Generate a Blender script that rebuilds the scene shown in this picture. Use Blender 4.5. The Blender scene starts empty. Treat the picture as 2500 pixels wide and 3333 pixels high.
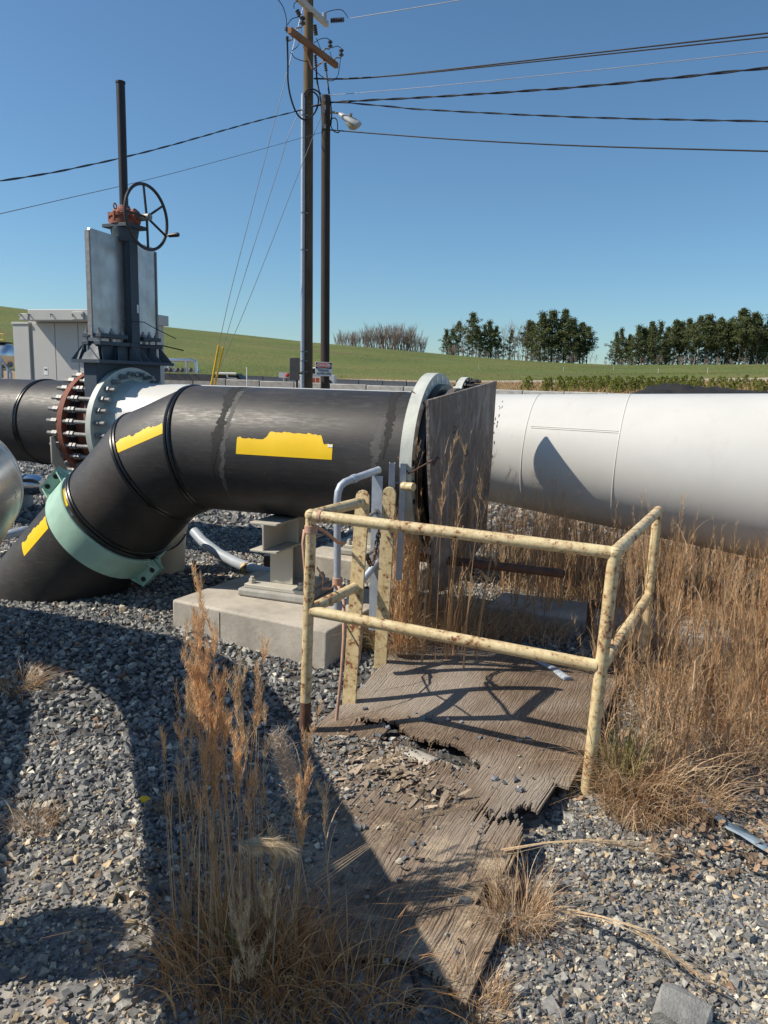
import bpy, bmesh, math, random
import numpy as np
from mathutils import Vector, Matrix

random.seed(7)
S = bpy.context.scene
COL = S.collection

# ------------------------------------------------------------------ camera, sky, sun, exposure
CAM = np.array([0.0, 0.0, 1.6])
_p, _r = math.radians(9.6), math.radians(1.5)
FW = np.array([0, math.cos(_p), -math.sin(_p)])
_R0 = np.array([1.0, 0, 0]); _U0 = np.cross(_R0, FW)
CR = math.cos(_r)*_R0 + math.sin(_r)*_U0
CU = -math.sin(_r)*_R0 + math.cos(_r)*_U0
cd = bpy.data.cameras.new("camera"); cam = bpy.data.objects.new("camera", cd); COL.objects.link(cam)
cd.sensor_fit = 'VERTICAL'; cd.sensor_height = 36.0; cd.lens = 36.0*2500/3333
cd.clip_start = 0.05; cd.clip_end = 6000
cam.matrix_world = Matrix(((CR[0], CU[0], -FW[0], 0), (CR[1], CU[1], -FW[1], 0), (CR[2], CU[2], -FW[2], 1.6), (0, 0, 0, 1)))
S.camera = cam

SUN_EL, SUN_AZ = math.radians(44.5), math.radians(5.7)     # light travels towards +X, a little towards +Y
SD = np.array([math.cos(SUN_EL)*math.cos(SUN_AZ), math.cos(SUN_EL)*math.sin(SUN_AZ), -math.sin(SUN_EL)])
W = bpy.data.worlds.new("World"); S.world = W; W.use_nodes = True
nt = W.node_tree; nt.nodes.clear()
sky = nt.nodes.new("ShaderNodeTexSky"); sky.sky_type = 'NISHITA'; sky.sun_disc = False
sky.sun_elevation = SUN_EL; sky.sun_rotation = math.radians(-90-5.7)
sky.altitude = 0; sky.air_density = 1.0; sky.dust_density = 0.4; sky.ozone_density = 8.0
bg = nt.nodes.new("ShaderNodeBackground"); bg.inputs[1].default_value = 0.101
wo = nt.nodes.new("ShaderNodeOutputWorld")
wb = nt.nodes.new("ShaderNodeMix"); wb.data_type = 'RGBA'; wb.blend_type = 'MULTIPLY'; wb.inputs[0].default_value = 1.0; wb.inputs[7].default_value = (.92, 1.0, .92, 1)   # white balance
nt.links.new(sky.outputs[0], wb.inputs[6]); nt.links.new(wb.outputs[2], bg.inputs[0]); nt.links.new(bg.outputs[0], wo.inputs[0])
sl = bpy.data.lights.new("sun", 'SUN'); sl.energy = 4.5; sl.angle = math.radians(0.5); sl.color = (1.0, 0.91, 0.77)
so = bpy.data.objects.new("sun", sl); COL.objects.link(so)
so.rotation_euler = Vector(SD).to_track_quat('-Z', 'Y').to_euler(); so.location = (-10, 0, 20)
S.view_settings.view_transform = 'Standard'; S.view_settings.look = 'None'
S.view_settings.exposure = 0.36; S.view_settings.gamma = 1.0; S.view_settings.use_curve_mapping = False
S.render.engine = 'CYCLES'
S.cycles.max_bounces = 5; S.cycles.diffuse_bounces = 3; S.cycles.glossy_bounces = 3
S.cycles.use_denoising = True

# ------------------------------------------------------------------ helpers
def nrm(v):
    v = np.array(v, float); return v/np.linalg.norm(v)
def ray(x, y):
    return FW + CR*(x-1250)/2500 - CU*(y-1666.5)/2500
def at(x, y, Y):
    """world point seen in direction (x, y) of the photograph at forward distance Y"""
    d = ray(x, y); return CAM + d*(Y/d[1])
def gp(x, y, z=0.0):
    """world point seen in direction (x, y) of the photograph at height z"""
    d = ray(x, y); return CAM + d*((z-CAM[2])/d[2])
def sstep(a, b, x):
    t = np.clip((x-a)/(b-a), 0, 1); return t*t*(3-2*t)

class MB:
    def __init__(s): s.v = []; s.f = []
    def add(s, V, F):
        o = len(s.v); s.v += [tuple(map(float, p)) for p in V]; s.f += [tuple(i+o for i in q) for q in F]; return s
    def box(s, c, size, ax=None):
        c = np.array(c, float); h = np.array(size, float)/2
        ax = np.eye(3) if ax is None else np.array([nrm(a) for a in ax])
        V = [c+sx*h[0]*ax[0]+sy*h[1]*ax[1]+sz*h[2]*ax[2] for sx in (-1, 1) for sy in (-1, 1) for sz in (-1, 1)]
        return s.add(V, [(0, 1, 3, 2), (4, 6, 7, 5), (0, 4, 5, 1), (2, 3, 7, 6), (0, 2, 6, 4), (1, 5, 7, 3)])
    def beam(s, p0, p1, w, h, up=(0, 0, 1)):
        p0 = np.array(p0, float); p1 = np.array(p1, float); d = nrm(p1-p0)
        a = np.cross(d, up); a = nrm(a) if np.linalg.norm(a) > 1e-6 else np.array([1., 0, 0])
        return s.box((p0+p1)/2, (np.linalg.norm(p1-p0), w, h), (d, a, np.cross(a, d)))
    def tube(s, pts, r, n=12, caps=True, closed=False):
        P = [np.array(p, float) for p in pts]; m = len(P)
        rr = list(r) if hasattr(r, '__len__') else [r]*m
        T = []
        for i in range(m):
            if closed: d = P[(i+1) % m]-P[i-1]
            else: d = P[min(i+1, m-1)]-P[max(i-1, 0)]
            T.append(nrm(d))
        a = np.cross(T[0], (0, 0, 1.0))
        if np.linalg.norm(a) < 1e-3: a = np.cross(T[0], (1.0, 0, 0))
        a = nrm(a); V = []; F = []
        for i in range(m):
            a = nrm(a - T[i]*a.dot(T[i])); b = np.cross(T[i], a)
            for k in range(n):
                t = 2*math.pi*k/n; V.append(P[i]+rr[i]*(math.cos(t)*a+math.sin(t)*b))
        for i in range(m if closed else m-1):
            j = (i+1) % m
            for k in range(n):
                q = (k+1) % n; F.append((i*n+k, i*n+q, j*n+q, j*n+k))
        if caps and not closed:
            F.append(tuple(reversed(range(n)))); F.append(tuple((m-1)*n+k for k in range(n)))
        return s.add(V, F)
    def cyl(s, p0, p1, r, n=16, r2=None): return s.tube([p0, p1], [r, r if r2 is None else r2], n)
    def lathe(s, P0, d, prof, n=48, closed=False):
        """profile of (distance along d, radius)"""
        P0 = np.array(P0, float); d = nrm(d); e = np.cross(d, (0, 0, 1.0))
        e = nrm(e) if np.linalg.norm(e) > 1e-3 else np.array([1., 0, 0]); f = np.cross(e, d)
        V = []; F = []; m = len(prof)
        for (t, r) in prof:
            for k in range(n):
                a = 2*math.pi*k/n; V.append(P0+d*t+r*(math.cos(a)*e+math.sin(a)*f))
        for i in range(m if closed else m-1):
            j = (i+1) % m
            for k in range(n):
                q = (k+1) % n; F.append((i*n+k, j*n+k, j*n+q, i*n+q))
        if not closed:
            if prof[0][1] > 1e-4: F.append(tuple(range(n)))
            if prof[-1][1] > 1e-4: F.append(tuple((m-1)*n+k for k in reversed(range(n))))
        return s.add(V, F)
    def ring(s, P0, d, t0, t1, r0, r1, n=64):
        return s.lathe(P0, d, [(t0, r0), (t0, r1), (t1, r1), (t1, r0)], n, True)
    def torus(s, c, ax, R, r, n=40, m=8):
        c = np.array(c, float); ax = nrm(ax); e = np.cross(ax, (0, 0, 1.0))
        e = nrm(e) if np.linalg.norm(e) > 1e-3 else np.array([1., 0, 0]); f = np.cross(e, ax)
        return s.tube([c+R*(math.cos(2*math.pi*k/n)*e+math.sin(2*math.pi*k/n)*f) for k in range(n)], r, m, closed=True)
    def prism(s, poly, off):
        P = [np.array(p, float) for p in poly]; o = np.array(off, float); n = len(P)
        F = [tuple(range(n)), tuple(reversed(range(n, 2*n)))]
        for k in range(n):
            q = (k+1) % n; F.append((k, k+n, q+n, q))
        return s.add(P+[p+o for p in P], F)
    def build(s, name, mat, parent=None, origin=None, sharp=35, bevel=0, kind=None):
        if origin is None:
            if parent is not None:
                origin = np.zeros(3); q = parent
                while q is not None: origin += np.array(q.location); q = q.parent
            else:
                V = np.array(s.v); origin = np.array([(V[:, 0].min()+V[:, 0].max())/2, (V[:, 1].min()+V[:, 1].max())/2, V[:, 2].min()])
        origin = np.array(origin, float)
        me = bpy.data.meshes.new(name); me.from_pydata([tuple(np.array(p)-origin) for p in s.v], [], s.f)
        bm = bmesh.new(); bm.from_mesh(me); bmesh.ops.recalc_face_normals(bm, faces=bm.faces); bm.to_mesh(me); bm.free()
        me.materials.append(mat)
        me.polygons.foreach_set("use_smooth", [True]*len(me.polygons)); me.set_sharp_from_angle(angle=math.radians(sharp))
        o = bpy.data.objects.new(name, me); COL.objects.link(o)
        if parent is not None: o.parent = parent
        else: o.location = origin
        if bevel:
            b = o.modifiers.new("edge", 'BEVEL'); b.width = bevel; b.segments = 2; b.limit_method = 'ANGLE'
        if kind: o['kind'] = kind
        return o

def tag(o, label=None, cat=None, group=None, kind=None):
    if label: o['label'] = label
    if cat: o['category'] = cat
    if group: o['group'] = group
    if kind: o['kind'] = kind
    return o
def thing(name, label, cat, loc=(0, 0, 0), group=None):
    o = bpy.data.objects.new(name, None); COL.objects.link(o); o.empty_display_size = 0.1
    o.location = tuple(map(float, loc)); return tag(o, label, cat, group)
def dup(root, loc, rotz=0.0, scale=1.0, label=None):
    r = root.copy(); COL.objects.link(r); r.location = tuple(map(float, loc)); r.rotation_euler = (0, 0, rotz); r.scale = (scale,)*3
    if label: r['label'] = label
    for ch in list(root.children):
        c = ch.copy(); COL.objects.link(c); c.parent = r
        for g in ch.children:
            d = g.copy(); COL.objects.link(d); d.parent = c
    return r
def npmesh(name, V, F, mat, col=None, parent=None, origin=(0, 0, 0), smooth=False, kind=None):
    """F: list of index arrays (k x 3 or k x 4)"""
    me = bpy.data.meshes.new(name); F = [np.asarray(f) for f in F if len(f)]
    loops = np.concatenate([f.ravel() for f in F]).astype(np.int32); cnt = np.concatenate([np.full(len(f), f.shape[1]) for f in F]).astype(np.int32)
    V = np.asarray(V, float)-np.array(origin, float)
    me.vertices.add(len(V)); me.vertices.foreach_set("co", V.ravel().astype(np.float32))
    me.loops.add(len(loops)); me.loops.foreach_set("vertex_index", loops)
    me.polygons.add(len(cnt)); me.polygons.foreach_set("loop_start", np.concatenate([[0], np.cumsum(cnt)[:-1]]).astype(np.int32))
    me.update(calc_edges=True); me.validate()
    if smooth: me.polygons.foreach_set("use_smooth", [True]*len(me.polygons))
    else: me.shade_flat()
    if col is not None:
        a = me.color_attributes.new("tint", 'FLOAT_COLOR', 'POINT')
        a.data.foreach_set("color", np.concatenate([col, np.ones((len(col), 1))], 1).ravel().astype(np.float32))
    me.materials.append(mat)
    o = bpy.data.objects.new(name, me); COL.objects.link(o)
    if parent is not None: o.parent = parent
    else: o.location = tuple(origin)
    if kind: o['kind'] = kind
    return o

# ------------------------------------------------------------------ materials
class NT:
    def __init__(s, name):
        s.m = bpy.data.materials.new(name); s.m.use_nodes = True; s.t = s.m.node_tree
        s.b = s.t.nodes["Principled BSDF"]; s._o = None
    def n(s, typ, **k):
        x = s.t.nodes.new(typ)
        for a, v in k.items(): setattr(x, a, v)
        return x
    def l(s, a, b): s.t.links.new(a, b)
    def obj(s):
        if s._o is None: s._o = s.n("ShaderNodeTexCoord").outputs["Object"]
        return s._o
    def map(s, sc=(1, 1, 1), rot=(0, 0, 0), src=None):
        m = s.n("ShaderNodeMapping"); m.inputs["Scale"].default_value = sc; m.inputs["Rotation"].default_value = rot
        s.l(src or s.obj(), m.inputs["Vector"]); return m.outputs[0]
    def noise(s, scale, detail=4, rough=.55, vec=None, dist=0):
        x = s.n("ShaderNodeTexNoise"); x.inputs["Scale"].default_value = scale; x.inputs["Detail"].default_value = detail
        x.inputs["Roughness"].default_value = rough; x.inputs["Distortion"].default_value = dist
        s.l(vec or s.obj(), x.inputs["Vector"]); return x.outputs[0]
    def ramp(s, src, stops, interp='LINEAR'):
        x = s.n("ShaderNodeValToRGB"); e = x.color_ramp.elements; x.color_ramp.interpolation = interp
        while len(e) < len(stops): e.new(0.5)
        for k, (p, c) in enumerate(stops):
            e[k].position = p; e[k].color = (c, c, c, 1) if not hasattr(c, '__len__') else (*c, 1)
        s.l(src, x.inputs[0]); return x.outputs[0]
    def mix(s, fac, a, b, mode='MIX'):
        x = s.n("ShaderNodeMix", data_type='RGBA', blend_type=mode)
        for sock, v in ((x.inputs[0], fac), (x.inputs[6], a), (x.inputs[7], b)):
            if hasattr(v, 'is_linked'): s.l(v, sock)
            elif hasattr(v, '__len__'): sock.default_value = (*v, 1)
            else: sock.default_value = v
        return x.outputs[2]
    def math(s, op, a, b=0.0):
        x = s.n("ShaderNodeMath", operation=op)
        for sock, v in ((x.inputs[0], a), (x.inputs[1], b)):
            if hasattr(v, 'is_linked'): s.l(v, sock)
            else: sock.default_value = v
        return x.outputs[0]
    def attr(s, name="tint"):
        x = s.n("ShaderNodeAttribute"); x.attribute_name = name; return x.outputs["Color"]
    def rand(s): return s.n("ShaderNodeObjectInfo").outputs["Random"]
    def fin(s, col=None, rough=.6, metal=0., bump=None, bs=.3, bd=.01, spec=None):
        for key, v in (("Base Color", col), ("Roughness", rough), ("Metallic", metal)):
            if v is None: continue
            if hasattr(v, 'is_linked'): s.l(v, s.b.inputs[key])
            elif hasattr(v, '__len__'): s.b.inputs[key].default_value = (*v, 1)
            else: s.b.inputs[key].default_value = v
        if spec is not None: s.b.inputs["Specular IOR Level"].default_value = spec
        if bump is not None:
            x = s.n("ShaderNodeBump"); x.inputs["Strength"].default_value = bs; x.inputs["Distance"].default_value = bd
            s.l(bump, x.inputs["Height"]); s.l(x.outputs[0], s.b.inputs["Normal"])
        return s.m

def simple(name, col, rough=.6, metal=0., var=.18, scale=8., bs=.12, spec=None):
    t = NT(name); n1 = t.noise(scale, 5); n2 = t.noise(scale*9, 3)
    c0 = tuple(max(0, c*(1-var)) for c in col); c1 = tuple(min(1, c*(1+var)) for c in col)
    c = t.ramp(n1, [(.3, c0), (.7, c1)]); c = t.mix(.25, c, t.ramp(n2, [(.3, c0), (.75, c1)]))
    r = t.ramp(n1, [(.25, max(0, rough-.08)), (.75, min(1, rough+.1))])
    return t.fin(c, r, metal, n2, bs, .004, spec)

def m_yellow():
    t = NT("yellow_paint_rusted"); a = t.noise(38, 8, .72); b = t.noise(5, 3); c = t.noise(140, 4)
    fac = t.math('ADD', a, t.math('MULTIPLY', b, .42))
    mask = t.ramp(fac, [(.78, 0), (.835, 1)]); stain = t.ramp(fac, [(.66, 0), (.78, .55)])
    rust = t.ramp(c, [(.25, (.10, .032, .014)), (.7, (.27, .105, .045))])
    paint = t.ramp(t.noise(26, 5), [(.3, (.62, .50, .27)), (.7, (.73, .61, .37))])
    paint = t.mix(t.ramp(t.noise(7, 6), [(.52, 0), (.7, .5)]), paint, (.46, .36, .19)); paint = t.mix(stain, paint, (.36, .19, .08))
    h = t.math('SUBTRACT', t.math('MULTIPLY', c, .5), mask)
    return t.fin(t.mix(mask, paint, rust), t.ramp(mask, [(0, .45), (1, .9)]), 0, h, .35, .003)
def m_hdpe():
    t = NT("black_polyethylene"); a = t.noise(3, 5, .6); st = t.noise(16, 6, .7, t.map((.7, .7, 6)))
    sp = t.noise(120, 2, .5); pat = t.noise(1.7, 3)
    c = t.ramp(a, [(.3, (.016, .016, .017)), (.75, (.040, .037, .035))])
    c = t.mix(t.ramp(st, [(.54, 0), (.78, .42)]), c, (.11, .103, .095)); sc2 = t.noise(5, 8, .72, t.map((.6, 9, 9))); c = t.mix(t.ramp(sc2, [(.60, 0), (.75, .32)]), c, (.15, .14, .128))
    c = t.mix(t.ramp(sp, [(.735, 0), (.78, .55)]), c, (.30, .29, .27))
    c = t.mix(t.ramp(pat, [(.5, 0), (.72, .22)]), c, (.15, .125, .105))
    r = t.ramp(st, [(.3, .42), (.7, .62)])
    return t.fin(c, r, 0, st, .14, .004, .42)
def m_white():
    t = NT("white_pipe_paint"); a = t.noise(2.2, 5); b = t.noise(40, 4); d = t.noise(9, 6, .7, t.map((1, 1, .25)))
    c = t.ramp(a, [(.3, (.58, .575, .54)), (.7, (.65, .64, .605))])
    c = t.mix(t.ramp(d, [(.58, 0), (.8, .34)]), c, (.42, .36, .28)); c = t.mix(t.ramp(t.noise(26, 6, .7, t.map((1, 1, .12))), [(.66, 0), (.76, .45)]), c, (.36, .27, .19))
    return t.fin(c, t.ramp(b, [(.3, .30), (.7, .40)]), 0, b, .03, .003)
def m_stainless():
    t = NT("brushed_stainless"); a = t.noise(5, 5, .6); b = t.noise(22, 5, .6, t.map((.6, .6, .05)))
    c = t.ramp(a, [(.3, (.42, .42, .43)), (.7, (.62, .62, .62))])
    c = t.mix(t.ramp(t.noise(2.4, 4, .6), [(.52, 0), (.72, .6)]), c, (.33, .27, .20))
    c = t.mix(t.ramp(b, [(.5, 0), (.8, .35)]), c, (.25, .25, .26))
    return t.fin(c, t.ramp(b, [(.25, .34), (.8, .5)]), .85, b, .06, .003)
def m_concrete(name="concrete", col=(.46, .42, .36)):
    t = NT(name); a = t.noise(4, 7, .65); b = t.noise(45, 5, .6); v = t.noise(150, 2)
    c = t.ramp(a, [(.25, tuple(x*.58 for x in col)), (.55, col), (.75, tuple(min(1, x*1.15) for x in col))])
    c = t.mix(t.ramp(b, [(.55, 0), (.72, .4)]), c, tuple(x*.55 for x in col))
    c = t.mix(t.ramp(v, [(.66, 0), (.72, .6)]), c, tuple(x*.35 for x in col))
    return t.fin(c, .9, 0, b, .35, .006)
def m_ply_ground():
    t = NT("weathered_plywood")
    w = t.n("ShaderNodeTexWave", wave_type='BANDS', bands_direction='X'); w.inputs["Scale"].default_value = 27
    w.inputs["Distortion"].default_value = 15; w.inputs["Detail"].default_value = 4; w.inputs["Detail Scale"].default_value = .9; w.inputs["Detail Roughness"].default_value = .5
    t.l(t.map((1, .16, 1)), w.inputs["Vector"]); g = w.outputs["Fac"]
    f = t.noise(230, 5, .7, t.map((1, .025, 1))); a = t.noise(3, 5)
    c = t.ramp(a, [(.3, (.145, .098, .064)), (.55, (.235, .168, .112)), (.75, (.34, .26, .185))])
    c = t.mix(t.ramp(g, [(.0, .6), (.22, 0)]), c, (.085, .062, .046))
    c = t.mix(t.ramp(f, [(.36, .8), (.52, 0)]), c, (.075, .055, .042)); c = t.mix(t.ramp(f, [(.55, 0), (.68, .4)]), c, (.46, .39, .31))
    c = t.mix(t.ramp(t.noise(1.6, 4), [(.45, 0), (.62, .55)]), c, (.34, .305, .265))
    # soil worked into the lower, buried part of the sheet
    sp_ = t.n("ShaderNodeSeparateXYZ"); t.l(t.obj(), sp_.inputs[0])
    dn = t.noise(5, 8, .7); low = t.ramp(sp_.outputs[1], [(.05, 0), (.75, .36)])
    left = t.ramp(sp_.outputs[0], [(.0, 0), (.6, .22)])
    soil = t.ramp(t.math('ADD', t.math('ADD', dn, low), left), [(.86, 0), (1.02, 1)])
    fine = t.noise(160, 4, .7); c = t.mix(soil, c, t.ramp(fine, [(.3, (.22, .165, .105)), (.5, (.38, .30, .205)), (.7, (.55, .46, .35))]))
    h = t.math('ADD', t.ramp(g, [(0, 0), (.4, 1)]), t.math('MULTIPLY', f, .7)); h = t.mix(soil, h, t.math('MULTIPLY', fine, 1.6))
    return t.fin(c, .92, 0, h, .6, .006)
def m_ply_cover():
    t = NT("grey_plywood"); g = t.noise(5, 6, .6, t.map((1, 1, .5)), 2.2); f = t.noise(60, 4, .6, t.map((1, 1, .12)))
    c = t.ramp(g, [(.3, (.105, .085, .07)), (.5, (.215, .18, .155)), (.72, (.35, .305, .27))])
    c = t.mix(t.ramp(g, [(.49, 0), (.505, .7), (.52, 0)]), c, (.07, .055, .045))
    c = t.mix(t.ramp(f, [(.3, .35), (.55, 0)]), c, (.11, .09, .075))
    big = t.noise(4, 4, .5); return t.fin(c, .9, 0, t.math('ADD', t.math('MULTIPLY', f, .12), big), 1.0, .09)
def m_tint(name, rough=.9, var=.35, scale=60, trans=0.0):
    t = NT(name); c = t.attr(); n = t.noise(scale, 3)
    c = t.mix(1.0, c, t.ramp(n, [(.25, 1-var), (.75, 1+var*.6)]), 'MULTIPLY')
    m = t.fin(c, rough)
    if trans:
        tr = t.n("ShaderNodeBsdfTranslucent"); t.l(c, tr.inputs[0]); mx = t.n("ShaderNodeMixShader"); mx.inputs[0].default_value = trans
        t.l(t.b.outputs[0], mx.inputs[1]); t.l(tr.outputs[0], mx.inputs[2]); out = [x for x in t.t.nodes if x.type == 'OUTPUT_MATERIAL'][0]
        t.l(mx.outputs[0], out.inputs[0])
    return m
def m_wood(name, c0, c1, sc=(1, 1, .05), scale=40):
    t = NT(name); f = t.noise(scale, 5, .6, t.map(sc)); a = t.noise(2, 4)
    c = t.mix(.4, t.ramp(f, [(.3, c0), (.7, c1)]), t.ramp(a, [(.3, c0), (.7, c1)]))
    return t.fin(c, .88, 0, f, .5, .006)
MT = {}
MT['yellow'] = m_yellow(); MT['hdpe'] = m_hdpe(); MT['white'] = m_white(); MT['steel'] = m_stainless(); MT['conc'] = m_concrete()
MT['conc_grey'] = m_concrete("grey_concrete", (.40, .39, .36)); MT['ply'] = m_ply_ground(); MT['plyc'] = m_ply_cover()
MT['black_rub'] = simple("black_bead", (.010, .010, .011), .3, 0, .2, 10, .05)
MT['sealant'] = simple("black_mastic", (.012, .012, .012), .75, 0, .3, 40, .5)
MT['smear'] = simple("grey_smear", (.075, .072, .068), .7, 0, .4, 30, .2)
MT['tape'] = simple("yellow_tape", (.88, .56, .006), .42, 0, .05, 4, .04)
MT['tape_back'] = simple("white_tape_back", (.7, .7, .68), .5)
MT['mint'] = simple("mint_paint", (.36, .56, .46), .5, 0, .13, 9, .12)
MT['rustred'] = simple("red_oxide_steel", (.23, .075, .045), .75, 0, .3, 14, .3)
MT['rust'] = simple("rusty_steel", (.125, .062, .040), .85, 0, .45, 20, .5)
MT['flange_white'] = simple("weathered_white_steel", (.50, .52, .47), .5, 0, .2, 9, .15)
MT['support'] = simple("beige_grey_paint", (.50, .475, .41), .5, 0, .07, 7, .06)
MT['navy'] = simple("dark_blue_grey_paint", (.042, .062, .082), .62, 0, .18, 8, .08)
MT['zinc'] = simple("zinc_plated", (.24, .235, .23), .52, .35, .25, 40, .1)
MT['galv'] = simple("galvanised_steel", (.42, .47, .54), .5, .35, .14, 30, .08)
MT['alu'] = simple("aluminium_jacket", (.68, .69, .70), .22, .92, .04, 2, .008)
MT['stem'] = simple("dark_stem", (.016, .013, .014), .5, 0, .3, 6, .1)
MT['wheel'] = simple("dark_wheel", (.026, .021, .022), .42, 0, .35, 12, .1)
MT['bucket'] = simple("cream_plastic", (.66, .56, .42), .5, 0, .06, 5, .03)
MT['pvc'] = simple("grey_pvc", (.36, .40, .45), .45, 0, .1, 6, .05)
MT['pvcw'] = simple("pale_pvc", (.40, .37, .32), .55, 0, .12, 9, .08)
MT['building'] = simple("pale_grey_panel", (.48, .47, .445), .5, 0, .03, 2, .02)
MT['chain'] = simple("rusty_chain", (.15, .10, .075), .6, .4, .4, 60, .2)
MT['strap'] = simple("faded_strap", (.50, .30, .21), .8, 0, .25, 20, .15)
MT['pole'] = m_wood("creosote_pole", (.055, .036, .022), (.17, .125, .075))
MT['poled'] = m_wood("dark_pole", (.022, .016, .012), (.06, .044, .034))
MT['arm'] = m_wood("crossarm_wood", (.16, .075, .035), (.30, .15, .075), (1, .06, 1))
MT['armg'] = simple("pale_fibreglass", (.50, .47, .40), .6)
MT['wire'] = simple("black_cable", (.012, .013, .016), .5, 0, .2, 4, .02)
MT['wireg'] = simple("steel_wire", (.27, .27, .28), .45, .5, .1, 4, .02)
MT['insul'] = simple("grey_insulator", (.06, .06, .065), .35)
MT['black'] = simple("black_paint", (.013, .013, .014), .5)
MT['whitep'] = simple("white_paint", (.75, .75, .73), .5, 0, .05)
MT['red'] = simple("red_paint", (.50, .035, .03), .5)
MT['orange'] = simple("orange_paint", (.55, .12, .03), .55)
MT['yel'] = simple("bright_yellow", (.75, .45, .02), .45)
MT['glass'] = simple("lens", (.40, .36, .27), .2)
MT['lampgrey'] = simple("lamp_grey", (.40, .41, .42), .45)
MT['rock'] = simple("rock_grey", (.23, .23, .22), .9, 0, .5, 16, 1.0)
MT['tarp'] = simple("blue_strip", (.20, .27, .33), .6, 0, .25, 14, .2)
MT['boxgrey'] = simple("brown_grey_box", (.12, .105, .095), .55)
MT['grass'] = m_tint("dry_grass_blades", .75, .3, 50, .36); MT['stone'] = m_tint("crushed_stone", .7, .4, 90)
MT['leaf'] = m_tint("dead_leaves", .8, .3, 60, .15); MT['needle'] = m_tint("needles", .8, .3, .8, .3); MT['chip'] = m_tint("wood_chips_mat", .9, .3, 60)
MT['bark'] = m_wood("tree_bark", (.05, .04, .032), (.14, .11, .09), (1, 1, .2), 6)
MT['twig'] = simple("bare_twigs", (.27, .215, .185), .9)
MT['mulch'] = simple("black_mulch", (.012, .012, .013), .95, 0, .5, 1.5, .8)
MT['darkblock'] = simple("dark_barrier", (.075, .088, .11), .8, 0, .2, 1.2, .3)
# ------------------------------------------------------------------ ground, hill, road
PXS = np.array([-1500, 0, 300, 525, 700, 1000, 1370, 1600, 1800, 2000, 2500, 4500.])
CRE = np.array([200, 187, 169, 153, 141, 117, 97, 82, 72, 67, 80, 90.])
FOO = np.array([5, 5, 5, 6, 7, 7, 8, 14, 20, 27, 42, 50.])
def gz(x, y):
    x = np.asarray(x, float); y = np.asarray(y, float); r = np.hypot(x, y)
    px = np.where(y > 0.05, 1250+2500*x/np.maximum(y, .05)/.986, np.where(x > 0, 9999, -9999))
    px = np.clip(px, -1500, 4500)
    zc = 1.6+np.interp(px, PXS, CRE)*200/2500; zf = 1.6+np.interp(px, PXS, FOO)*80/2500
    z = .13*sstep(3.2, 4.3, y)
    z = z + .016*np.sin(2.1*x+1.3*y+.4)*np.sin(1.7*y-.9*x) + .008*np.sin(5.3*x+2)*np.sin(4.7*y+1)
    z = z*(1-sstep(9, 14, r)) + .13*sstep(9, 14, r)
    z = z+.77*sstep(13, 32, r)
    z = np.where(r > 34, .9+(zf-.9)*np.clip((r-34)/46, 0, 1), z)
    z = np.where(r > 80, zf+(zc-zf)*np.clip((r-80)/120, 0, 1), z)
    z = np.where(r > 80, z+.25*sstep(80, 120, r)*np.sin(r*.11+x*.03)*np.sin(x*.05+2), z)
    z = np.where(r > 200, zc*(1-.5*sstep(200, 900, r)), z)
    return z
def m_ground():
    t = NT("gravel_soil"); v = t.n("ShaderNodeTexVoronoi"); v.inputs["Scale"].default_value = 26; t.l(t.obj(), v.inputs["Vector"])
    a = t.noise(2.2, 5); d = t.noise(60, 4)
    bw = t.n("ShaderNodeRGBToBW"); t.l(v.outputs["Color"], bw.inputs[0])
    st = t.ramp(bw.outputs[0], [(.2, (.11, .115, .125)), (.6, (.24, .245, .25)), (.85, (.42, .41, .38))])
    so_ = t.ramp(d, [(.3, (.15, .12, .085)), (.7, (.30, .24, .17))])
    c = t.mix(t.ramp(a, [(.35, .35), (.6, .85)]), so_, st)
    sp_ = t.n("ShaderNodeSeparateXYZ"); t.l(t.obj(), sp_.inputs[0]); gap_shade = t.ramp(t.math('ADD', t.math('MULTIPLY', sp_.outputs[1], .2), t.math('MULTIPLY', a, .25)), [(.60, 0), (.72, .85)]); nearg = t.ramp(t.math('MULTIPLY', sp_.outputs[1], .1), [(.85, 1), (1.0, 0)])
    c = t.mix(t.math('MULTIPLY', gap_shade, nearg), c, (.045, .043, .042))  # ground colour darkened to stand for shade between the coarse stones
    return t.fin(c, .95, 0, v.outputs["Distance"], .8, .02)
def m_field():
    t = NT("dead_field_grass"); a = t.noise(.35, 6, .65); b = t.noise(6, 5, .7)
    c = t.ramp(a, [(.3, (.30, .20, .10)), (.7, (.42, .30, .16))]); c = t.mix(.5, c, t.ramp(b, [(.3, (.12, .08, .04)), (.7, (.33, .24, .13))]))
    return t.fin(c, .95, 0, b, .6, .1)
def m_hill():
    t = NT("hill_grass"); a = t.noise(.06, 6, .62, t.map((1, 1, 2.5))); b = t.noise(1.3, 6, .72); l = t.noise(.05, 4, .6, t.map((.25, 1, 7)))
    c = t.ramp(a, [(.3, (.080, .112, .014)), (.52, (.122, .148, .020)), (.75, (.185, .158, .038))])
    c = t.mix(t.ramp(l, [(.55, 0), (.68, .7)]), c, (.15, .105, .050))
    c = t.mix(t.ramp(b, [(.3, .55), (.62, 0)]), c, (.045, .055, .018))
    return t.fin(c, .95, 0, b, .6, .25)
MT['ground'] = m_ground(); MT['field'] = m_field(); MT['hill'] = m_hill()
MT['road'] = simple("dirt_road_surface", (.40, .34, .26), .95, 0, .15, .8, .2)
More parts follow.
